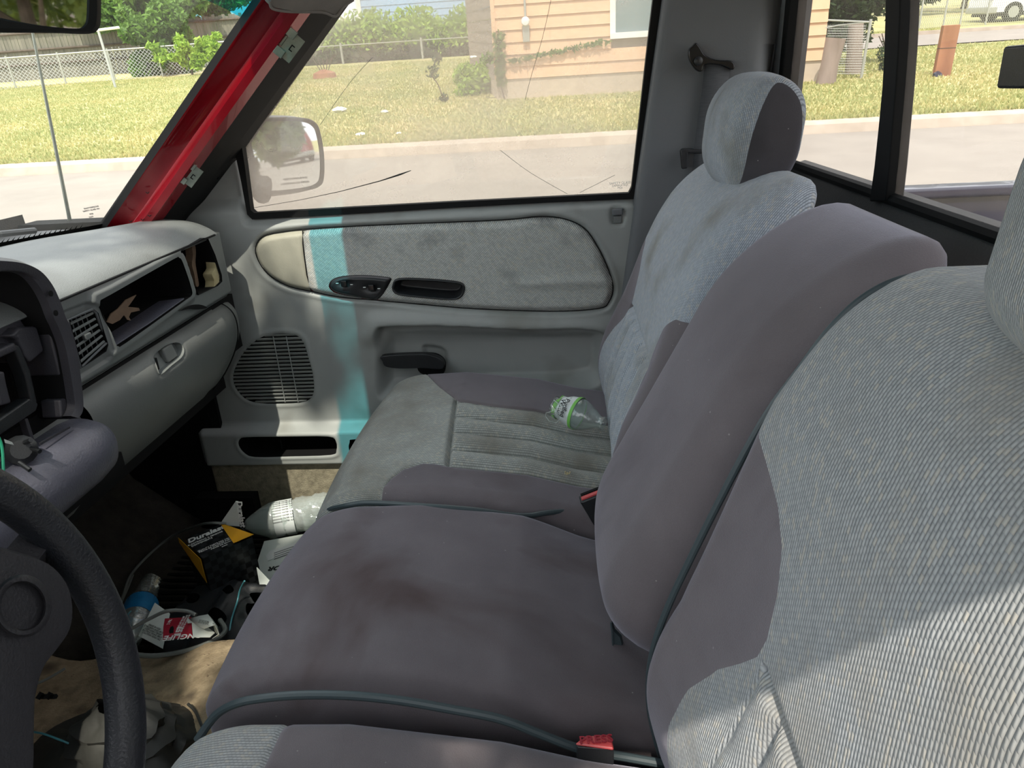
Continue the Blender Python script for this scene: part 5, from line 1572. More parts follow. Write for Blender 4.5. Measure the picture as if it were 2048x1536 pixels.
# bezel with openings, described in (Y, Z)
XB = -.727
def dyz(pts, x=XB): return [tuple(at(px, py, x=x)[1:]) for px, py in pts]
TR = [tuple(p[:2]) for p in crom([(a, b_, 0) for a, b_ in dyz([(193, 603), (215, 589), (340, 519), (352, 516), (360, 526), (378, 580), (376, 592), (366, 600), (245, 686), (230, 692), (224, 686), (200, 625)])], 3, True)]
VT = dyz([(134, 640), (183, 619), (192, 626), (212, 690), (208, 703), (160, 735)])
BH = dyz([(352, 507), (380, 489), (404, 476), (413, 478), (427, 510), (440, 550), (441, 563), (432, 572), (394, 590), (386, 575), (372, 528), (362, 506)])
TF = [tuple(p[:2]) for p in crom([(a, b_, 0) for a, b_ in dyz([(178, 590), (215, 568), (345, 500), (358, 501), (368, 515), (388, 578), (388, 592), (376, 608), (240, 708), (220, 714), (212, 705), (190, 640)])], 3, True)]
VF = dyz([(118, 625), (175, 603), (200, 612), (226, 700), (218, 722), (150, 765)])
ztB = lambda y: np.interp(y, [.93, 1.3, 1.48], [.757, .757, .757])
def bez_g(P):
    return np.minimum.reduce([-sdf(P, TR), -sdf(P, VT), -sdf(P, BH)])
V, F = grid(.935, 1.493, .622, .756, 190, 60)
V, F = clip(V, F, bez_g(V))
dT, dV, dB = sdf(V, TF), sdf(V, VF), sdf(V, BH)
xx = XB + .006 * ss(dT, 0, .006) + .002 * ss(dV, 0, .006) - .03 * ss(V[:, 0], 1.455, 1.494) ** 2 - .012 * ss(-V[:, 1], -.634, -.622) + .002 * np.exp(-((dT) / .003) ** 2)
xx = xx - .006 * ss(dV, 0, .004) * ss(V[:, 0], .5, .6)
raw('bezel', np.stack([xx, V[:, 0], V[:, 1]], 1), [f[::-1] for f in F], M['bezel'], dsh, True)
MB().tube([(XB + .001, y, .7565) for y in (.935, 1.1, 1.3, 1.44)], .0022, 6).build('pad_gap', M['rubber'], dsh)
# ledge under the bezel
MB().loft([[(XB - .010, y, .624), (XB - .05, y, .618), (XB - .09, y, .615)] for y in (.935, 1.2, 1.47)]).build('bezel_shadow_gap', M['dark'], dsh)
def well(P, depth, m, nm, x0=XB + .004, shrink=1.0, dz=0, par=dsh):
    P = np.array(P); c = P.mean(0)
    mb = MB(); r0 = [(x0, y, z) for y, z in P]; r1 = [(x0 - depth, *(c + (np.array((y, z)) - c) * shrink + (0, dz))) for y, z in P]
    mb.loft([r0, r1], closed=True); n = len(P); mb.F.append(tuple(range(n, 2 * n)))
    return mb.build(nm, m, par, True, 30)
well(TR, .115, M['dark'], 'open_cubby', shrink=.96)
cub_lip = [at(x, y, x=XB + .004) for x, y in [(231, 690), (300, 645), (368, 597)]]
MB().loft([cub_lip, [p + np.array((-.05, 0, -.004)) for p in cub_lip]]).build('cubby_lip', M['purple'], dsh, solid=.002)
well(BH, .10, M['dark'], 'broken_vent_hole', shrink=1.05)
# ragged foam and vinyl remains in the broken vent
fo = crom([at(x, y, x=XB - .002) for x, y in [(430, 518), (442, 526), (438, 538), (443, 550), (439, 560), (438, 577), (428, 581), (429, 562), (424, 548), (431, 536)]], 3, True)
tag(MB().prism(fo, (-.02, 0, 0)).build('torn_foam', M['foam'], dsh, bevel=.001), 'yellowed torn foam')
fo = crom([at(x, y, x=XB - .03) for x, y in [(384, 492), (386, 510), (384, 530), (389, 550), (392, 572), (398, 570), (394, 545), (391, 525), (392, 505), (390, 490)]], 3, True)
tag(MB().prism(fo, (-.015, 0, 0)).build('torn_edge', M['tan'], dsh), 'brown torn edge')
# air vent louvres
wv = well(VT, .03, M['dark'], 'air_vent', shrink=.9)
VTn = np.array(VT)
def vtp(s, t, dx=0):
    a = VTn[0] + (VTn[1] - VTn[0]) * s; b_ = VTn[5] + (VTn[3] - VTn[5]) * s
    p = a + (b_ - a) * t; return np.array((XB + dx, p[0], p[1]))
for k in range(6):
    t = (k + .6) / 6.2
    MB().tube([vtp(.02, t), vtp(.98, t * .98)], .0021, 6).build('louvre', M['bezel'], wv, True)
for k in range(5):
    s_ = (k + .8) / 5.4
    MB().tube([vtp(s_, .03, -.008), vtp(s_, .97, -.008)], .0011, 5).build('rear_louvre', M['pillar'], wv, True)
MB().obox(vtp(.45, .5, .003), (.003, 0, 0), (0, .007, 0), (0, 0, .0045)).build('vent_knob', M['bezel'], wv, bevel=.0015)
MB().tube([vtp(0, 0, .001), vtp(1, 0, .001), vtp(1.08, .12, .001), vtp(1.05, .95, .001), vtp(0, 1, .001)], .0022, 6, closed=True).build('vent_frame', M['pillar'], wv, True)
# scrap of card in the cubby
pcx = XB - .035
scrap = [at(x, y, x=pcx) for x, y in [(214, 644), (222, 628), (236, 618), (252, 600), (273, 590), (262, 606), (256, 614), (278, 616), (280, 621), (262, 625), (258, 634), (262, 641), (255, 640), (248, 630), (240, 640), (225, 648)]]
sc_ = thing('torn_card_scrap', 'torn brown card scrap lying in the open dashboard cubby', 'scrap', tuple(scrap[0]))
MB().prism(scrap, (-.0015, 0, .0005)).build('scrap', M['tan'], sc_)
# glove box door and end panel
GP = [(-.745, .617), (-.728, .606), (-.717, .588), (-.715, .562), (-.722, .530), (-.742, .490), (-.775, .445), (-.812, .408), (-.83, .40)]
def gprof(y, dx=0, n=4):
    return [(p[0] + dx, y, p[2]) for p in crom([(a, 0, b_) for a, b_ in GP], n)]
yg = .945
LZ = [(at(x, y, x=-.728)[1], at(x, y, x=-.728)[2]) for x, y in [(305, 716), (318, 702), (340, 688), (354, 686), (357, 700), (350, 715), (330, 731), (308, 749), (303, 738)]]
LZ = [tuple(p[:2]) for p in crom([(a, b_, 0) for a, b_ in LZ], 3, True)]
gp3 = np.array(gprof(0, 0, 6)); dd = np.r_[0, np.cumsum(np.linalg.norm(np.diff(gp3[:, [0, 2]], axis=0), axis=1))]
V, F = grid(.93, 1.388, 0, dd[-1], 130, 60)
def gxy(V):
    x = np.interp(V[:, 1], dd, gp3[:, 0]); z = np.interp(V[:, 1], dd, gp3[:, 2]); return x, z
x_, z_ = gxy(V)
V2, F2 = clip(np.c_[V, x_, z_], F, -sdf(np.c_[V[:, 0], z_], LZ))
rim = .0025 * np.exp(-((sdf(V2[:, [0, 3]], LZ) + .002) / .0025) ** 2)
raw('glove_box_door', np.stack([V2[:, 2] - rim, V2[:, 0], V2[:, 3]], 1), F2, M['glove'], dsh, True)
lx = np.interp([p[1] for p in LZ], gp3[::-1, 2], gp3[::-1, 0])
mb = MB(); mb.loft([[(x, y, z) for (y, z), x in zip(LZ, lx)], [(x - .014, y, z) for (y, z), x in zip(LZ, lx)]], closed=True); mb.F.append(tuple(range(len(LZ), 2 * len(LZ))))
mb.build('latch_recess', M['bezel'], dsh, True, 30)
c = at(335, 706, x=-.732); MB().obox(c, (.006, 0, 0), (0, .017, 0), (-.003, 0, .013)).build('glove_box_latch', M['glove'], dsh, bevel=.003)
c = at(312, 728, x=-.728); MB().obox(c, (.003, 0, 0), (0, .003, 0), (0, 0, .011)).build('lock_slot', M['rubber'], dsh, bevel=.001)
MB().loft([gprof(y, -.004 - .03 * ss(y, 1.44, 1.494) ** 2) for y in (1.391, 1.41, 1.43, 1.45, 1.465, 1.48, 1.492)]).build('end_panel', M['glove'], dsh, True)
MB().tube(gprof(1.432, .001), .0014, 6).build('end_seam', M['rubber'], dsh, True)
MB().loft([gprof(y, -.006) for y in (1.375, 1.40)]).build('door_gap', M['dark'], dsh, True)
# dark torn spot above the glove box door
sp = crom([at(x, y, x=-.722) for x, y in [(356, 622), (375, 612), (395, 609), (412, 615), (395, 619), (375, 618)]], 3, True)
MB().prism(sp, (.003, 0, 0)).build('tear', M['dark'], dsh)
# lower panel on the driver side and its seam
MB().loft([[(-.735, y, .60), (-.72, y, .56), (-.725, y, .52), (-.75, y, .46), (-.79, y, .42)] for y in (.2, .5, .7, .925)]).build('lower_panel', M['glove'], dsh, True)
MB().box(-1.12, -.74, .3, 1.49, .50, .62).build('dash_core', M['dark'], dsh)
MB().box(-1.12, -.80, .3, 1.49, .40, .50).build('dash_core_lower', M['dark'], dsh)

# ------------------------------------------------------------------ stripped centre / instrument housing
st = thing('instrument_housing', 'stripped dark instrument housing with empty gauge opening, left of the air vent', 'dashboard housing', (-.72, .8, .55))
XS = -.690
def sx(pts, x=XS): return [at(a, b_, x=x) for a, b_ in pts]
outer = crom(sx([(-120, 520), (-40, 512), (20, 514), (62, 523), (92, 543), (112, 575), (126, 612), (134, 640), (141, 652), (152, 690), (160, 745), (166, 800), (165, 825), (155, 838)]), 5)
inner = crom(sx([(-120, 560), (-40, 548), (20, 542), (55, 549), (78, 572), (96, 604), (108, 636), (116, 652), (130, 690), (141, 745), (148, 790), (150, 815), (142, 832)]), 5)
inner = resamp(inner, len(outer))
n = len(outer)
back1 = [p + np.array((-.16, 0, 0)) for p in inner]
ob = [p + np.array((-.10, .004, .0)) for p in outer]
MB().loft([ob, [p + np.array((-.012, 0, .0)) for p in outer], [(o_ * .75 + i_ * .25) + np.array((.004, 0, 0)) for o_, i_ in zip(outer, inner)], [(o_ * .3 + i_ * .7) + np.array((.002, 0, 0)) for o_, i_ in zip(outer, inner)], inner, [p + np.array((-.012, 0, 0)) for p in inner]]).build('surround', M['stack'], st, True, 60)
MB().loft([[p + np.array((-.012, 0, 0)) for p in inner], back1]).build('cavity_wall', M['dark'], st, True)
MB().box(-.92, -.855, .35, .95, .50, .80).build('cavity_back', M['dark'], st)
MB().box(-.87, -.70, .3, .95, .49, .515).build('cavity_floor', M['dark'], st)
def pbox(pts, x, depth, m, nm, bev=.003):
    return MB().prism(sx(pts, x), (-depth, 0, 0)).build(nm, m, st, bevel=bev)
pbox([(-60, 690), (-20, 660), (40, 636), (54, 655), (20, 672), (22, 690), (-60, 730)], -.73, .05, M['stack'], 'bracket')
pbox([(20, 672), (38, 655), (75, 652), (90, 702), (62, 726), (50, 712), (38, 680)], -.715, .05, M['stack'], 'relay_block', .004)
for P_, m_ in (([(-80, 735), (30, 684), (38, 700), (-80, 752)], 'stack'), ([(22, 686), (40, 690), (62, 740), (76, 806), (66, 812), (52, 752), (34, 706)], 'black'),
               ([(-80, 880), (0, 838), (60, 796), (78, 806), (74, 822), (0, 872), (-80, 912)], 'black'), ([(-10, 745), (10, 742), (14, 765), (24, 806), (2, 812)], 'stack')):
    pbox(P_, -.712, .02, M[m_], 'radio_frame', .003)
pbox([(100, 660), (122, 655), (132, 690), (138, 740), (120, 752), (108, 700)], -.705, .06, M['stack'], 'side_bracket')
pbox([(120, 800), (146, 792), (144, 826), (124, 836)], -.703, .03, M['stack'], 'side_bracket')
pbox([(50, 838), (56, 836), (70, 880), (64, 884)], -.72, .01, M['stack'], 'strut', .001)
b_ = MB()
for i in range(26):
    c = at(151 + 4 * math.sin(i * 2.1), 752 + i * 1.8, x=-.695 + .004 * math.cos(i * 1.7))
    b_.tube([c, c + np.array((.004 * math.sin(i), .004 * math.cos(i * 3), .005 * math.cos(i * 1.3)))], .0012, 5)
tag(b_.build('broken_plastic', M['zinc'], st), 'crumbled pale plastic edge')
for x, y in ((101, 587), (111, 626)):
    MB().lathe(at(x, y, x=XS + .006), (1, 0, 0), [(0, .004), (.001, .004)], 12).build('screw_hole', M['dark'], st)
# ignition switch with pins
c = at(42, 900, x=-.70)
MB().lathe(c, (.5, -.5, .3), [(-.02, .018), (.0, .019), (.004, .016), (.008, .012)], 14).build('switch_body', M['black'], st, True)
for (x0, y0, x1, y1) in ((60, 895, 80, 903), (38, 925, 60, 940), (50, 885, 62, 880)):
    MB().tube([at(x0, y0, x=-.69), at(x1, y1, x=-.675)], .003, 8).build('switch_pin', M['black'], st, True)
MB().add(sx([(8, 878), (24, 884), (28, 890), (10, 886)], -.69), [(0, 1, 2, 3)]).build('paper_tab', M['white_card'], st)
# rounded knee bolster
rows = []
for y, k in [(.945, .02), (.940, .45), (.93, .72), (.91, .93), (.88, 1.0), (.80, 1.0), (.70, 1.0), (.60, 1.0), (.5, 1.0), (.3, 1.0)]:
    cx, cz = -.735, .535
    sec = [(0.0, .060), (.030, .058), (.055, .045), (.066, .020), (.062, -.008), (.045, -.030), (.015, -.046), (-.02, -.055)]
    rows.append([(cx + q_[0] * k, y, cz + q_[2] * k) for q_ in crom([(a, 0, b2) for a, b2 in sec], 3)])
MB().loft(rows).build('knee_bolster', M['purple'], st, True)
MB().prism(sx([(80, 886), (140, 853), (141, 856), (82, 890)], -.70), (-.002, 0, 0)).build('ridge', M['stack'], st)
gw = thing('green_wire', 'bright green wire hanging out of the instrument housing', 'wire', tuple(at(6, 920, x=-.66)))
MB().tube(crom([at(x, y, x=-.66) for x, y in [(-14, 850), (-4, 872), (3, 890), (6, 920), (7, 965)]], 5), .0016, 8).build('wire', M['wire_green'], gw, True)

# ================================================================== STEERING WHEEL
sw = thing('steering_wheel', 'black steering wheel rim with round hub boss in the lower left corner', 'steering wheel', (-.385, .26, .67))
tau = .26; wc = np.array((-.385, .26, .67))
wn_ = np.array((math.cos(tau), 0, math.sin(tau))); wu = np.array((0, 1.0, 0)); ww = np.cross(wn_, wu)
ringp = [wc + .181 * (math.cos(a) * wu + math.sin(a) * ww) for a in np.linspace(0, 2 * math.pi, 96, endpoint=False)]
MB().tube(ringp, .0145, 20, closed=True).build('rim', M['wheel'], sw, True)
for a in (math.radians(35),):
    p = wc + .181 * (math.cos(a) * wu + math.sin(a) * ww); t_ = -math.sin(a) * wu + math.cos(a) * ww
def wpt(px, py, h):
    d = ray(px, py); return EYE + d * (((wc + wn_ * h - EYE) @ wn_) / (d @ wn_))
def ringat(cx, cy, rx, ry, h, n=36):
    return [wpt(cx + rx * math.cos(a), cy + ry * math.sin(a), h) for a in np.linspace(0, 2 * math.pi, n, endpoint=False)]
hubo = crom([np.array((x, y, 0.)) for x, y in [(-140, 1090), (-60, 1080), (20, 1100), (80, 1120), (118, 1160), (132, 1210), (126, 1260), (100, 1300), (70, 1340), (52, 1400), (48, 1470), (40, 1600), (-20, 1700), (-140, 1700)]], 4, True)
h0 = [wpt(p[0], p[1], .012) for p in hubo]
ctr = sum(h0) / len(h0)
MB().loft([[p - wn_ * .03 for p in h0], h0, [ctr + (p - ctr) * .93 + wn_ * .008 for p in h0], [ctr + (p - ctr) * .5 + wn_ * .012 for p in h0]], closed=True)
mb = MB().loft([[p - wn_ * .03 for p in h0], h0, [ctr + (p - ctr) * .93 + wn_ * .008 for p in h0], [ctr + (p - ctr) * .5 + wn_ * .010 for p in h0]], closed=True)
mb.F.append(tuple(3 * len(h0) + k for k in range(len(h0)))); mb.build('hub', M['hub'], sw, True, 50)
mb = MB().loft([ringat(45, 1212, 62, 66, .018), ringat(45, 1212, 54, 58, .027), ringat(45, 1212, 47, 50, .027), ringat(45, 1212, 42, 46, .021), ringat(45, 1212, 5, 5, .022)], closed=True)
mb.build('hub_boss', M['hub'], sw, True, 60)
for ang0, ang1, w_ in ((12, 5, .02), (168, 175, .02), (-75, -85, .02)):
    a = math.radians(ang0)
    d_ = math.cos(a) * wu + math.sin(a) * ww; sd_ = -math.sin(a) * wu + math.cos(a) * ww
    MB().loft([[wc + d_ * r_ + sd_ * w_ * k - wn_ * .012, wc + d_ * r_ + wn_ * .002, wc + d_ * r_ - sd_ * w_ * k - wn_ * .012, wc + d_ * r_ - wn_ * .02] for r_, k in ((.04, 1.6), (.10, 1.0), (.178, .8))], closed=True).build('spoke', M['hub'], sw, True)
MB().lathe(wc - wn_ * .02, -wn_, [(0, .035), (.05, .04), (.25, .045), (.33, .045)], 20).build('column', M['black'], sw, True)

# ================================================================== FLOOR THINGS
# tan carpet hump in front of the centre seat
hu = []
def hz_(x, y):
    k = ss(y, .98, .935) * ss(y, .40, .52)
    return .012 + (.125 + .03 * math.sin(x * 9) + .02 * ss(-x, .6, .95)) * k
xs_ = np.linspace(-1.1, -.28, 40); ys_ = np.linspace(.36, 1.02, 46)
hu = [[(x, y + .006 * math.sin(x * 30), float(hz_(x, y)) + .004 * math.sin(x * 41 + y * 23)) for y in ys_] for x in xs_]
tag(MB().loft(hu).build('floor_hump', M['hump'], None, True), 'tan carpet over the transmission hump beside the steering wheel', 'carpet', kind='structure')
# leather gaiter of the transfer lever
gt = thing('lever_gaiter', 'creased grey leather lever boot on the tan carpet, right of the steering wheel', 'gaiter', (-.52, .66, .15))
def gp_(px, py, z): return at(px, py, z=z)
P0 = [(60, 1500), (110, 1452), (200, 1415), (255, 1402), (330, 1404), (372, 1412), (392, 1430), (404, 1462), (395, 1500), (340, 1570), (150, 1600), (60, 1560)]
P1 = [(120, 1500), (160, 1470), (220, 1440), (270, 1425), (320, 1420), (352, 1424), (366, 1440), (372, 1466), (365, 1500), (320, 1545), (180, 1560), (120, 1540)]
r0 = crom([gp_(x, y, .155) for x, y in P0], 4, True); r1 = crom([gp_(x, y, .19) for x, y in P1], 4, True)
c1 = sum(r1) / len(r1)
rr = [r0]
for k, (s_, dz) in enumerate([(1.0, 0), (.86, .012), (.88, .02), (.68, .034), (.70, .042), (.45, .055), (.3, .07)]):
    rr.append([c1 + (p - c1) * (s_ + .03 * math.sin(i * 1.1 + k * 2)) + np.array((0, 0, dz + .004 * math.sin(i * .9 + k))) for i, p in enumerate(r1)])
MB().loft(rr, closed=True).build('leather', M['boot'], gt, True)
MB().tube(crom([gp_(x, y, .17) for x, y in [(376, 1408), (390, 1422), (402, 1448), (408, 1462)]], 4), .0022, 6).build('hem', M['boot'], gt, True)

# black console tray with cut-outs
tr = thing('console_tray', 'black plastic console base with moulded cup openings on the floor', 'console', (-.6, 1.1, .05))
ZT = .125
tt_ = [(392, 1168), (455, 1160), (556, 1176), (640, 1190), (640, 1330), (470, 1325), (330, 1318), (300, 1290), (318, 1240)]
V, F = grid(-.95, -.35, .92, 1.28, 120, 76)
TP = [tuple(at(x, y, z=ZT)[:2]) for x, y in tt_]
HL = [[(500, 1186), (540, 1186), (590, 1192), (600, 1206), (545, 1206), (510, 1200)], [(495, 1205), (520, 1200), (560, 1210), (600, 1220), (590, 1262), (540, 1250), (500, 1232), (492, 1222)], [(488, 1240), (500, 1235), (530, 1248), (560, 1262), (520, 1262), (495, 1252)],
      [(420, 1226), (436, 1224), (452, 1236), (455, 1250), (440, 1262), (426, 1256), (418, 1240)], [(372, 1192), (388, 1186), (400, 1192), (392, 1204), (376, 1206)], [(445, 1180), (462, 1178), (470, 1190), (455, 1196)]]
HLp = [[tuple(at(x, y, z=ZT)[:2]) for x, y in h] for h in HL]
HLp = [[tuple(p[:2]) for p in crom([(a, b_, 0) for a, b_ in h], 3, True)] for h in HLp]
g_ = np.minimum.reduce([sdf(V, TP)] + [-sdf(V, h) for h in HLp])
V, F = clip(V, F, g_)
dO = sdf(V, TP); z_ = ZT - .03 * ss(-dO, -.006, .0) + .0 * dO
for h in HLp[:3]: z_ = z_ - .010 * ss(sdf(V, h), -.016, -.0)
z_ = z_ + .010 * ss(V[:, 0], -.70, -.68)
raw('console_top', np.c_[V, z_], F, M['black'], tr, True)
mb = MB(); T3 = [np.array((x, y, ZT)) for x, y in TP]
mb.loft([[p + np.array((0, 0, -.028)) for p in T3], [np.array((p[0], p[1], .012)) for p in T3]], closed=True); mb.build('console_side', M['black'], tr)
MB().prism([np.array((p[0], p[1], .09)) for p in T3], (0, 0, -.004)).build('console_bottom', M['dark'], tr)

# ------------------------------------------------------------------ litter
bxz = .02
# checkered parts box: top face through four picture points
bt = thing('parts_box', 'open black and yellow checkered auto parts box on the floor', 'box', tuple(at(430, 1150, z=.02)))
zt = .20
Ta = at(360, 1075, z=zt); Tb = at(405, 1118, z=zt); Tc = at(505, 1074, z=zt); Td = Ta + (Tc - Tb)
# make it a rectangle
e1 = Tc - Tb; e2 = Ta - Tb; e2 = e2 - e1 * (e2 @ e1) / (e1 @ e1); e2 *= .095 / np.linalg.norm(e2)
Hh = .15
def bxface(o_, a, b_, m, nm, th=.0012, rest=True, par=bt):
    o_, a, b_ = map(np.array, (o_, a, b_)); nrm = np.cross(a, b_); nrm = nrm / np.linalg.norm(nrm) * th
    V = [o_, o_ + a, o_ + a + b_, o_ + b_]; V2 = V + [v - nrm for v in V]
    la, lb = np.linalg.norm(a), np.linalg.norm(b_)
    R = [(0, 0, .001), (la, 0, .001), (la, lb, .001), (0, lb, .001)] * 2
    return raw(nm, V2, [(0, 1, 2, 3), (7, 6, 5, 4), (0, 4, 5, 1), (1, 5, 6, 2), (2, 6, 7, 3), (3, 7, 4, 0)], m, par, False, R)
up = np.array((0, 0, Hh))
Bo = Tb - up
bxface(Bo, e1, up, M['checker'], 'front_wall'); bxface(Bo + e2, up, e1, M['checker'], 'back_wall')
bxface(Bo, up, e2, M['checker'], 'side_wall'); bxface(Bo + e1, e2, up, M['checker'], 'side_wall')
bxface(Tb + (0, 0, .0015), e1 * .70, e2, M['checker'], 'lid')
mb = MB().prism([Tb + e1 * .62 + (0, 0, .004), Tb + e1 * 1.03 + (0, 0, .004), Tb + e1 * .72 + e2 + (0, 0, .004)], (0, 0, .001)); tag(mb.build('yellow_corner', M['box_yellow'], bt), 'folded yellow corner')
# yellow side flap hanging at the left
fl = [Ta, Tb, Tb - (0, 0, .055), Ta - (0, 0, .012)]
MB().prism([p + np.array((-.002, -.002, .001)) for p in fl], (-.001, 0, 0)).build('side_flap', M['box_yellow'], bt)
# upright flap
A = at(451, 1046, z=zt); B = at(488, 1064, z=zt + .002); T = at(469, 1003, z=zt + .05)
A2 = Tb + e1 * .70 + e2; B2 = Tb + e1 * .98 + e2 * .6; T2 = at(471, 1003, y=A2[1])
mb = MB().prism([A2, B2, T2 + (B2 - A2) * .12, T2], (0, .002, 0)); mb.build('upright_flap', M['white_card'], bt)
mb = MB().prism([B2 + (0, 0, .001), B2 + (B2 - A2) * .16, T2 + (B2 - A2) * .22, T2 + (B2 - A2) * .12], (0, .001, 0)); mb.build('printed_flap', M['checker'], bt)
uf = (T2 - B2)
text('box_lettering', 'Duralast', .017, (B2 + T2) / 2 + (B2 - A2) * .16 + np.array((0, -.0006, 0)), -uf, np.cross((0, -1, 0), -uf), M['print_white'], bt, bold=.0004)
uu = e1 / np.linalg.norm(e1); vv = e2 / np.linalg.norm(e2)
text('box_lettering', 'Duralast', .0215, Tb + e1 * .36 + e2 * .82 + (0, 0, .0024), uu, vv, M['print_white'], bt, bold=.0007, shear=.25)
text('box_lettering', 'ELECTRONIC & SENSORS', .0062, Tb + e1 * .30 + e2 * .66 + (0, 0, .0024), uu, vv, M['print_white'], bt)
text('box_lettering', 'COMPONENTS', .0062, Tb + e1 * .20 + e2 * .58 + (0, 0, .0024), uu, vv, M['print_white'], bt)
for k, (s_, w_) in enumerate(((.30, .5), (.24, .6), (.17, .55), (.09, .3))):
    text('box_lettering', ('QUALITY PARTS FOR YOUR VEHICLE', 'PIEZAS DE CALIDAD PARA SU AUTO', 'PIECES DE QUALITE', 'www')[k], .0055, Tb + e1 * .47 + e2 * s_ + (0, 0, .0024), uu, vv, M['print_white'], bt)

# white sensor box
sbx = thing('sensor_box', 'white card box with a product picture lying beside the checkered box', 'box', tuple(at(570, 1130, z=.06)))
q_ = [at(x, y, z=.07) for x, y in [(513, 1128), (535, 1082), (640, 1050), (655, 1140), (560, 1180)]]
w0 = at(530, 1084, z=.07); w1_ = at(514, 1130, z=.07); w2_ = at(535, 1166, z=.07)
WB = [at(x, y, z=.07) for x, y in [(528, 1082), (640, 1062), (640, 1178), (536, 1160), (512, 1130)]]
MB().prism(WB, (0, 0, -.05)).build('carton', M['white_card'], sbx, bevel=.001)
uu = at(600, 1120, z=.07) - at(540, 1128, z=.07)
text('box_lettering', 'SENSOR', .020, at(572, 1133, z=.0705), -uu, np.cross((0, 0, 1), -uu), M['print_black'], sbx, bold=.0008, shear=.3)
text('box_lettering', 'TEST EQUIPMENT', .0055, at(566, 1151, z=.0705), -uu, np.cross((0, 0, 1), -uu), M['print_black'], sbx)
MB().prism([at(x, y, z=.0705) for x, y in [(532, 1112), (540, 1102), (600, 1084), (600, 1100), (545, 1118), (536, 1122)]], (0, 0, .0006)).build('product_picture', M['print_white'], sbx)
for k in range(4):
    MB().prism([at(x, y, z=.0712) for x, y in [(548, 1106 + 4 * k), (600, 1088 + 4 * k), (600, 1089 + 4 * k), (548, 1107.2 + 4 * k)]], (0, 0, .0003)).build('picture_line', M['pillar'], sbx)
sd2 = [at(x, y, z=.071) for x, y in [(512, 1130), (514, 1142), (536, 1170), (548, 1176)]]
tri = thing('cream_card', 'cream folded card standing beside the white sensor box', 'card', tuple(sd2[0]))
MB().prism([at(513, 1135, z=.14), at(520, 1175, z=.128), at(548, 1172, z=.128)], (.001, .001, 0)).build('card', M['white_card'], tri)


def bottle_mesh(par, o, ax, prof, m, seg=28, crush=None, name='bottle_wall', squash=None):
    mb = MB().lathe(o, ax, prof, seg, squash, cap=False)
    if crush is not None: mb.V = [tuple(crush(np.array(v))) for v in mb.V]
    o_ = mb.build(name, m, par, True, 180)
    md = o_.modifiers.new('s', 'SOLIDIFY'); md.thickness = .0006
    return o_


# big ridged bottle by the door sill
b3 = thing('water_bottle', 'large crumpled clear bottle on the floor by the door', 'bottle', tuple(at(570, 1040, z=.05)))
o3 = at(495, 1050, z=.085); e3 = at(660, 1018, z=.085); ax = e3 - o3; L3 = np.linalg.norm(ax)
pr = [(-.005, .013), (.0, .014), (.012, .02), (.03, .032), (.05, .041)]
for i in range(24): pr.append((.055 + i * (L3 + .05 - .055) / 24, .042 - (.0022 if i % 2 and i > 4 else 0)))
rnd = lambda v: v + .0022 * np.array((math.sin(v[1] * 190 + v[2] * 120), math.sin(v[0] * 160), math.cos(v[0] * 140 + v[2] * 200)))
bottle_mesh(b3, o3, ax, pr, M['plasticmilky'], 36, rnd)
MB().lathe(o3 + ax / L3 * .062, ax, [(0, .0428), (.045, .0428)], 30, cap=False).build('paper_label', M['label_white'], b3, True, 180)
for k in range(9):
    d_ = ax / L3; s_ = np.cross(d_, (0, 0, 1)); s_ /= np.linalg.norm(s_)
    up_ = np.cross(s_, d_)
    ang = math.radians(20 + k * 9); nrm_ = (s_ * math.cos(ang) + up_ * math.sin(ang))
    text('label_print', 'DRINKING WATER 16.9', .0045, o3 + d_ * .084 + nrm_ * .0434, d_, np.cross(nrm_, d_), M['print_black'], b3)

# small blue-labelled bottle on the floor
b4 = thing('water_bottle', 'thin ribbed clear bottle with blue label lying near the steering wheel', 'bottle', tuple(at(280, 1220, z=.1)))
o4 = at(250, 1300, z=.15); e4 = at(303, 1160, z=.13); ax = e4 - o4; L4 = np.linalg.norm(ax)
pr = [(-.01, .011), (.01, .0115), (.014, .015), (.03, .02), (L4 * .35, .026)]
pr += [(L4 * .36, .029), (L4 * .62, .029)]
nr = 14
for i in range(nr): pr.append((L4 * .63 + L4 * .40 * i / nr, .022 - (.006 if i % 2 else 0) - .004 * i / nr))
bottle_mesh(b4, o4, ax, pr, M['plasticclear'], 24, lambda v: v + .0012 * np.array((math.sin(v[2] * 300), math.cos(v[0] * 280), 0)))
MB().lathe(o4, ax, [(L4 * .38, .0297), (L4 * .60, .0297)], 28, cap=False).build('blue_label', M['label_blue'], b4, True, 180)
MB().lathe(o4 - ax / L4 * .022, ax, [(0, .013), (.012, .0135), (.014, .012)], 16).build('bottle_cap', M['label_white'], b4, True)

# crumpled bottle on the passenger seat
b5 = thing('crumpled_bottle', 'crushed clear bottle with green and white label on the passenger cushion', 'bottle', tuple(at(1150, 845, z=.44)))
zz = .432
o5 = at(1208, 866, z=.425); e5 = at(1098, 822, z=zz + .012); ax = e5 - o5; L5 = np.linalg.norm(ax); d5 = ax / L5
pr = [(0, .0125), (.003, .0125), (.004, .0108), (.010, .0105), (.014, .013), (.024, .019), (.036, .025), (.048, .029), (.058, .0295), (.062, .0275), (.066, .0295), (.078, .029), (.09, .0295), (.105, .029)]
sz = np.array((0, 0, 1))
def crush5(v):
    t = (v - o5) @ d5; r_ = v - o5 - d5 * t
    k = ss(t, .05, L5)
    r_ = r_ * (1 - .28 * k) + .0035 * k * np.array((math.sin(t * 260), math.cos(t * 190), math.sin(t * 310 + r_[0] * 300)))
    r_[2] *= 1 - .35 * k
    return o5 + d5 * t + r_ + np.array((0, 0, .018))
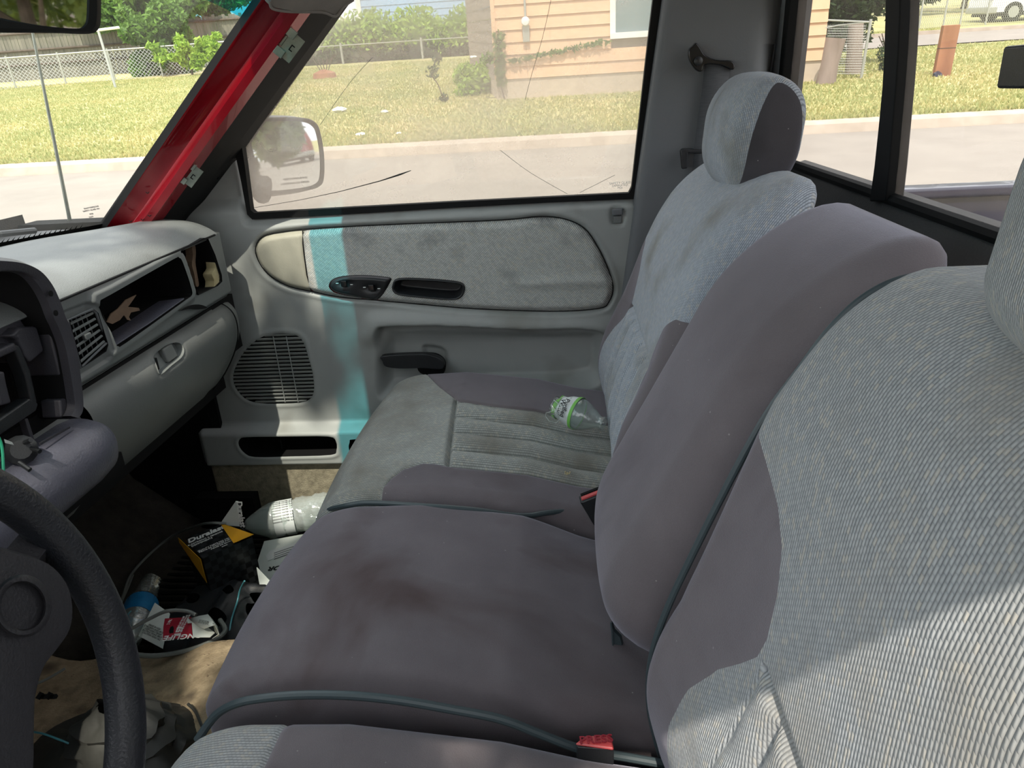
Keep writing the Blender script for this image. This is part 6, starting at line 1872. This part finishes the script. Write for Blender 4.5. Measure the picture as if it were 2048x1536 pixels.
bottle_mesh(b5, o5, ax, pr, M['plasticclear'], 36, crush5)
# crushed foot: a fan of folded film
FAN = [(1125, 815, .05), (1108, 800, .055), (1102, 810, .045), (1106, 822, .04), (1092, 826, .045), (1091, 832, .03), (1098, 842, .02), (1112, 846, .012), (1120, 838, .03)]
fp = [at(x, y, z=zz - .01 + h) for x, y, h in FAN]; fc = at(1118, 828, z=zz + .03)
mb = MB()
for i in range(len(fp) - 1):
    mb.add([fc, fp[i], (fp[i] + fp[i + 1]) / 2 + np.array((0, 0, .006 * (-1) ** i)), fp[i + 1]], [(0, 1, 2), (0, 2, 3)])
mb.build('crushed_foot', M['plasticclear'], b5, True, 180)
MB().tube(fp, .0007, 6).build('fold_edge', M['label_white'], b5, True)
def lab(t0, t1, m, nm, rr=.0302, a0=0, a1=360, n=30):
    mb = MB(); rows = []
    u_ = np.cross(d5, sz); u_ /= np.linalg.norm(u_); w_ = np.cross(u_, d5)
    for t in np.linspace(t0, t1, 5):
        rows.append([crush5(o5 + d5 * t + rr * (math.cos(math.radians(a)) * u_ + math.sin(math.radians(a)) * w_)) for a in np.linspace(a0, a1, n)])
    return mb.loft(rows).build(nm, m, b5, True, 180)
lab(.054, .092, M['label_white'], 'paper_label'); lab(.052, .058, M['label_green'], 'green_band', .0308); lab(.087, .093, M['label_green'], 'green_band', .0308)
u_ = np.cross(d5, sz); u_ /= np.linalg.norm(u_); w_ = np.cross(u_, d5)
tocam = EYE - at(1150, 845, z=zz); tocam /= np.linalg.norm(tocam)
nrm_ = tocam - d5 * (tocam @ d5); nrm_ /= np.linalg.norm(nrm_); tl_ = np.cross(d5, nrm_)
for k, tt in enumerate(('Purified', 'Water')):
    c = crush5(o5 + d5 * (.067 + .0105 * k)) + nrm_ * .0312
    text('label_print', tt, .0112, c, -tl_ if tl_[1] > 0 else tl_, -d5 if False else np.cross(nrm_, (-tl_ if tl_[1] > 0 else tl_)), M['print_black'], b5, bold=.0002)

# white card, crimson hang card
wc_ = thing('white_card', 'white printed card leaning beside the blue labelled bottle', 'card', tuple(at(305, 1260, z=.15)))
cp = [at(310, 1206, z=.16), at(340, 1228, z=.155), at(326, 1298, z=.14), at(277, 1272, z=.145)]
MB().prism(cp, (0, 0, .001)).build('card', M['white_card'], wc_)
uu = cp[2] - cp[3]; uu[2] = 0
for k in range(5):
    text('card_print', ('CAUTION READ ALL', 'INSTRUCTIONS FIRST', 'KEEP AWAY FROM', 'CHILDREN AND PETS', 'MADE IN USA')[k], .0052, at(303 + 1.5 * k, 1272 - 4.5 * k, z=.1545), uu, np.cross((0, 0, 1), uu), M['wire_grey'], wc_)
rc = thing('crimson_hang_card', 'crimson LONGLIFE bulb card with a torn white flap on the console', 'card', tuple(at(375, 1260, z=.15)))
zr = .175
RP = [at(x, y, z=zr) for x, y in [(330, 1238), (383, 1235), (385, 1275), (326, 1280), (327, 1255)]]
MB().prism(RP, (0, 0, .0012)).build('card', M['red_card'], rc)
MB().prism([at(x, y, z=zr + .0014) for x, y in [(341, 1254), (346, 1252), (348, 1256), (347, 1266), (339, 1267), (338, 1262)]], (0, 0, .0003)).build('hang_hole', M['dark'], rc)
uu = at(385, 1274, z=zr) - at(327, 1279, z=zr)
vv = np.cross((0, 0, 1), uu)
text('card_lettering', 'LONGLIFE', .0165, at(372, 1272.5, z=zr + .0016), -uu, -vv, M['print_white'], rc, bold=.0003)
text('card_lettering', '157', .015, at(359, 1262, z=zr + .0016), vv, -uu, M['print_white'], rc, bold=.0004)
for k in range(3):
    text('card_lettering', ('LONG LIFE BULBS', 'AMPOULES LONGUE', 'FOCOS DURADEROS')[k], .0045, at(361 + 5 * k, 1246, z=zr + .0016), vv, -uu, M['print_white'], rc)
text('card_lettering', '2 PK', .007, at(339, 1244, z=zr + .0016), vv, -uu, M['print_white'], rc)
MB().prism([at(x, y, z=zr + .002) for x, y in [(383, 1236), (386, 1275), (420, 1275), (430, 1266), (402, 1245)]], (0, 0, .0008)).build('white_back', M['white_card'], rc)
WF = [[at(x, y, z=z) for x, y, z in r_] for r_ in ([(378, 1238, .18), (395, 1252, .185), (408, 1258, .19)], [(398, 1232, .19), (412, 1243, .20), (418, 1254, .20)], [(416, 1229, .195), (424, 1240, .21), (430, 1250, .205)], [(424, 1238, .19), (434, 1252, .20), (438, 1268, .19)], [(430, 1262, .18), (437, 1272, .185), (425, 1277, .18)])]
MB().loft(WF).build('torn_flap', M['white_card'], rc, True, solid=.001)
for k in range(9):
    a, b2 = at(397 + 2.2 * k, 1246 + .4 * k, z=.2035), at(400 + 2.2 * k, 1239 + .4 * k, z=.2035)
    MB().tube([a, b2], .0004, 4).build('barcode_bar', M['print_black'], rc)
MB().prism([at(x, y, z=zr + .003) for x, y in [(374, 1238), (385, 1237), (384, 1246), (375, 1247)]], (0, 0, .0004)).build('price_tag', M['white_card'], rc)

# cables
def cable(nm, label, pts, r, m, cat='cable'):
    P = [at(x, y, z=z) for x, y, z in pts]
    t = thing(nm, label, cat, tuple(P[len(P) // 2])); MB().tube(crom(P, 7), r, 8).build('cable_run', M[m], t, True); return t
cable('cable', 'thick grey cable looping under the crimson card to the steering wheel', [(236, 1302, .15), (300, 1312, .15), (370, 1302, .15), (425, 1282, .155), (450, 1262, .15), (440, 1240, .15)], .0042, 'wire_grey')
cable('cable', 'grey cable arched over the white card', [(228, 1278, .17), (262, 1258, .18), (300, 1237, .19), (335, 1222, .20), (372, 1222, .19), (392, 1230, .185)], .0032, 'wire_grey')
cable('cable', 'long grey cable running from the checkered box to the wheel', [(228, 1232, .10), (245, 1195, .08), (262, 1150, .07), (300, 1108, .07), (345, 1072, .10), (392, 1052, .16), (420, 1046, .21), (452, 1047, .205)], .0028, 'wire_grey')
cable('cable', 'second thin grey cable beside the long one near the wheel', [(232, 1226, .095), (252, 1185, .075), (266, 1150, .07)], .002, 'wire_grey')
cable('teal_wire', 'thin teal wire hanging over the console edge', [(489, 1162, .19), (480, 1180, .16), (474, 1205, .14), (463, 1240, .14), (458, 1280, .13), (460, 1320, .14), (469, 1334, .155)], .0016, 'wire_teal', 'wire')
cable('brown_wire', 'thin brown wire along the hump carpet edge', [(405, 1324, .15), (430, 1314, .15), (470, 1310, .15), (490, 1310, .145)], .0018, 'wire_grey', 'wire')
cable('blue_wire', 'thin blue wire lying across the blue labelled bottle', [(236, 1256, .17), (255, 1230, .185), (262, 1222, .185)], .0012, 'wire_teal', 'wire')
cable('pale_wire', 'thin pale wire on the carpet behind the steering wheel', [(40, 1380, .16), (90, 1360, .16), (130, 1337, .165)], .0022, 'wire_grey', 'wire')
cable('green_lead', 'thin green lead across the leather boot behind the wheel', [(42, 1463, .20), (80, 1466, .22), (120, 1480, .22), (150, 1492, .21)], .0014, 'wire_teal', 'wire')
rn = random.Random(3)
cl_ = thing('plastic_bits', 'small broken black clip on the tan carpet behind the steering wheel', 'clip', tuple(at(90, 1390, z=.16)))
for k in range(4):
    a = at(75 + 9 * k, 1398 - 5 * (k % 2), z=.16); b2 = at(84 + 9 * k, 1385 + 8 * (k % 2), z=.165)
    MB().tube([a, b2], .004, 6).build('fragment', M['rubber'], cl_)
dm2 = MB()
for k in range(260):
    x, y = rn.uniform(-.95, -.4), rn.uniform(.5, .93); z = float(hz_(x, y)) + .006
    a = rn.uniform(0, 6.28); l_ = rn.uniform(.001, .004)
    dm2.tube([(x, y, z), (x + l_ * math.cos(a), y + l_ * math.sin(a), z + .001)], .0006, 4)
tag(dm2.build('carpet_debris', M['tan']), 'crumbs and bits of grass on the tan carpet', 'debris', kind='stuff')
sl = thing('sill_plate', 'grey metal door sill strip on the floor behind the clear bottle', 'sill', tuple(at(540, 1025, z=.03)))
MB().tube([at(445, 1032, y=1.53), at(520, 1021, y=1.53), at(650, 1002, y=1.53)], .006, 8).build('sill_strip', M['pillar'], sl, True)
crumb = MB()
for k in range(7):
    c = at(1135 + rn.uniform(-5, 5), 945 + rn.uniform(-4, 4), z=.412); crumb.lathe(c, (0, 0, 1), [(0, .0015), (.0015, .001)], 5)
tag(crumb.build('seat_crumbs', M['foam']), 'pale crumbs on the ribbed passenger cushion', 'crumbs', kind='stuff')

tear = thing('seam_tear', 'small brown torn seam on the ribbed passenger cushion', 'tear', tuple(at(925, 882, z=.435)))
MB().tube(crom([at(x, y, z=.436) for x, y in [(906, 887), (918, 883), (930, 880), (944, 878)]], 3), .0011, 5).build('torn_thread', M['tan'], tear)
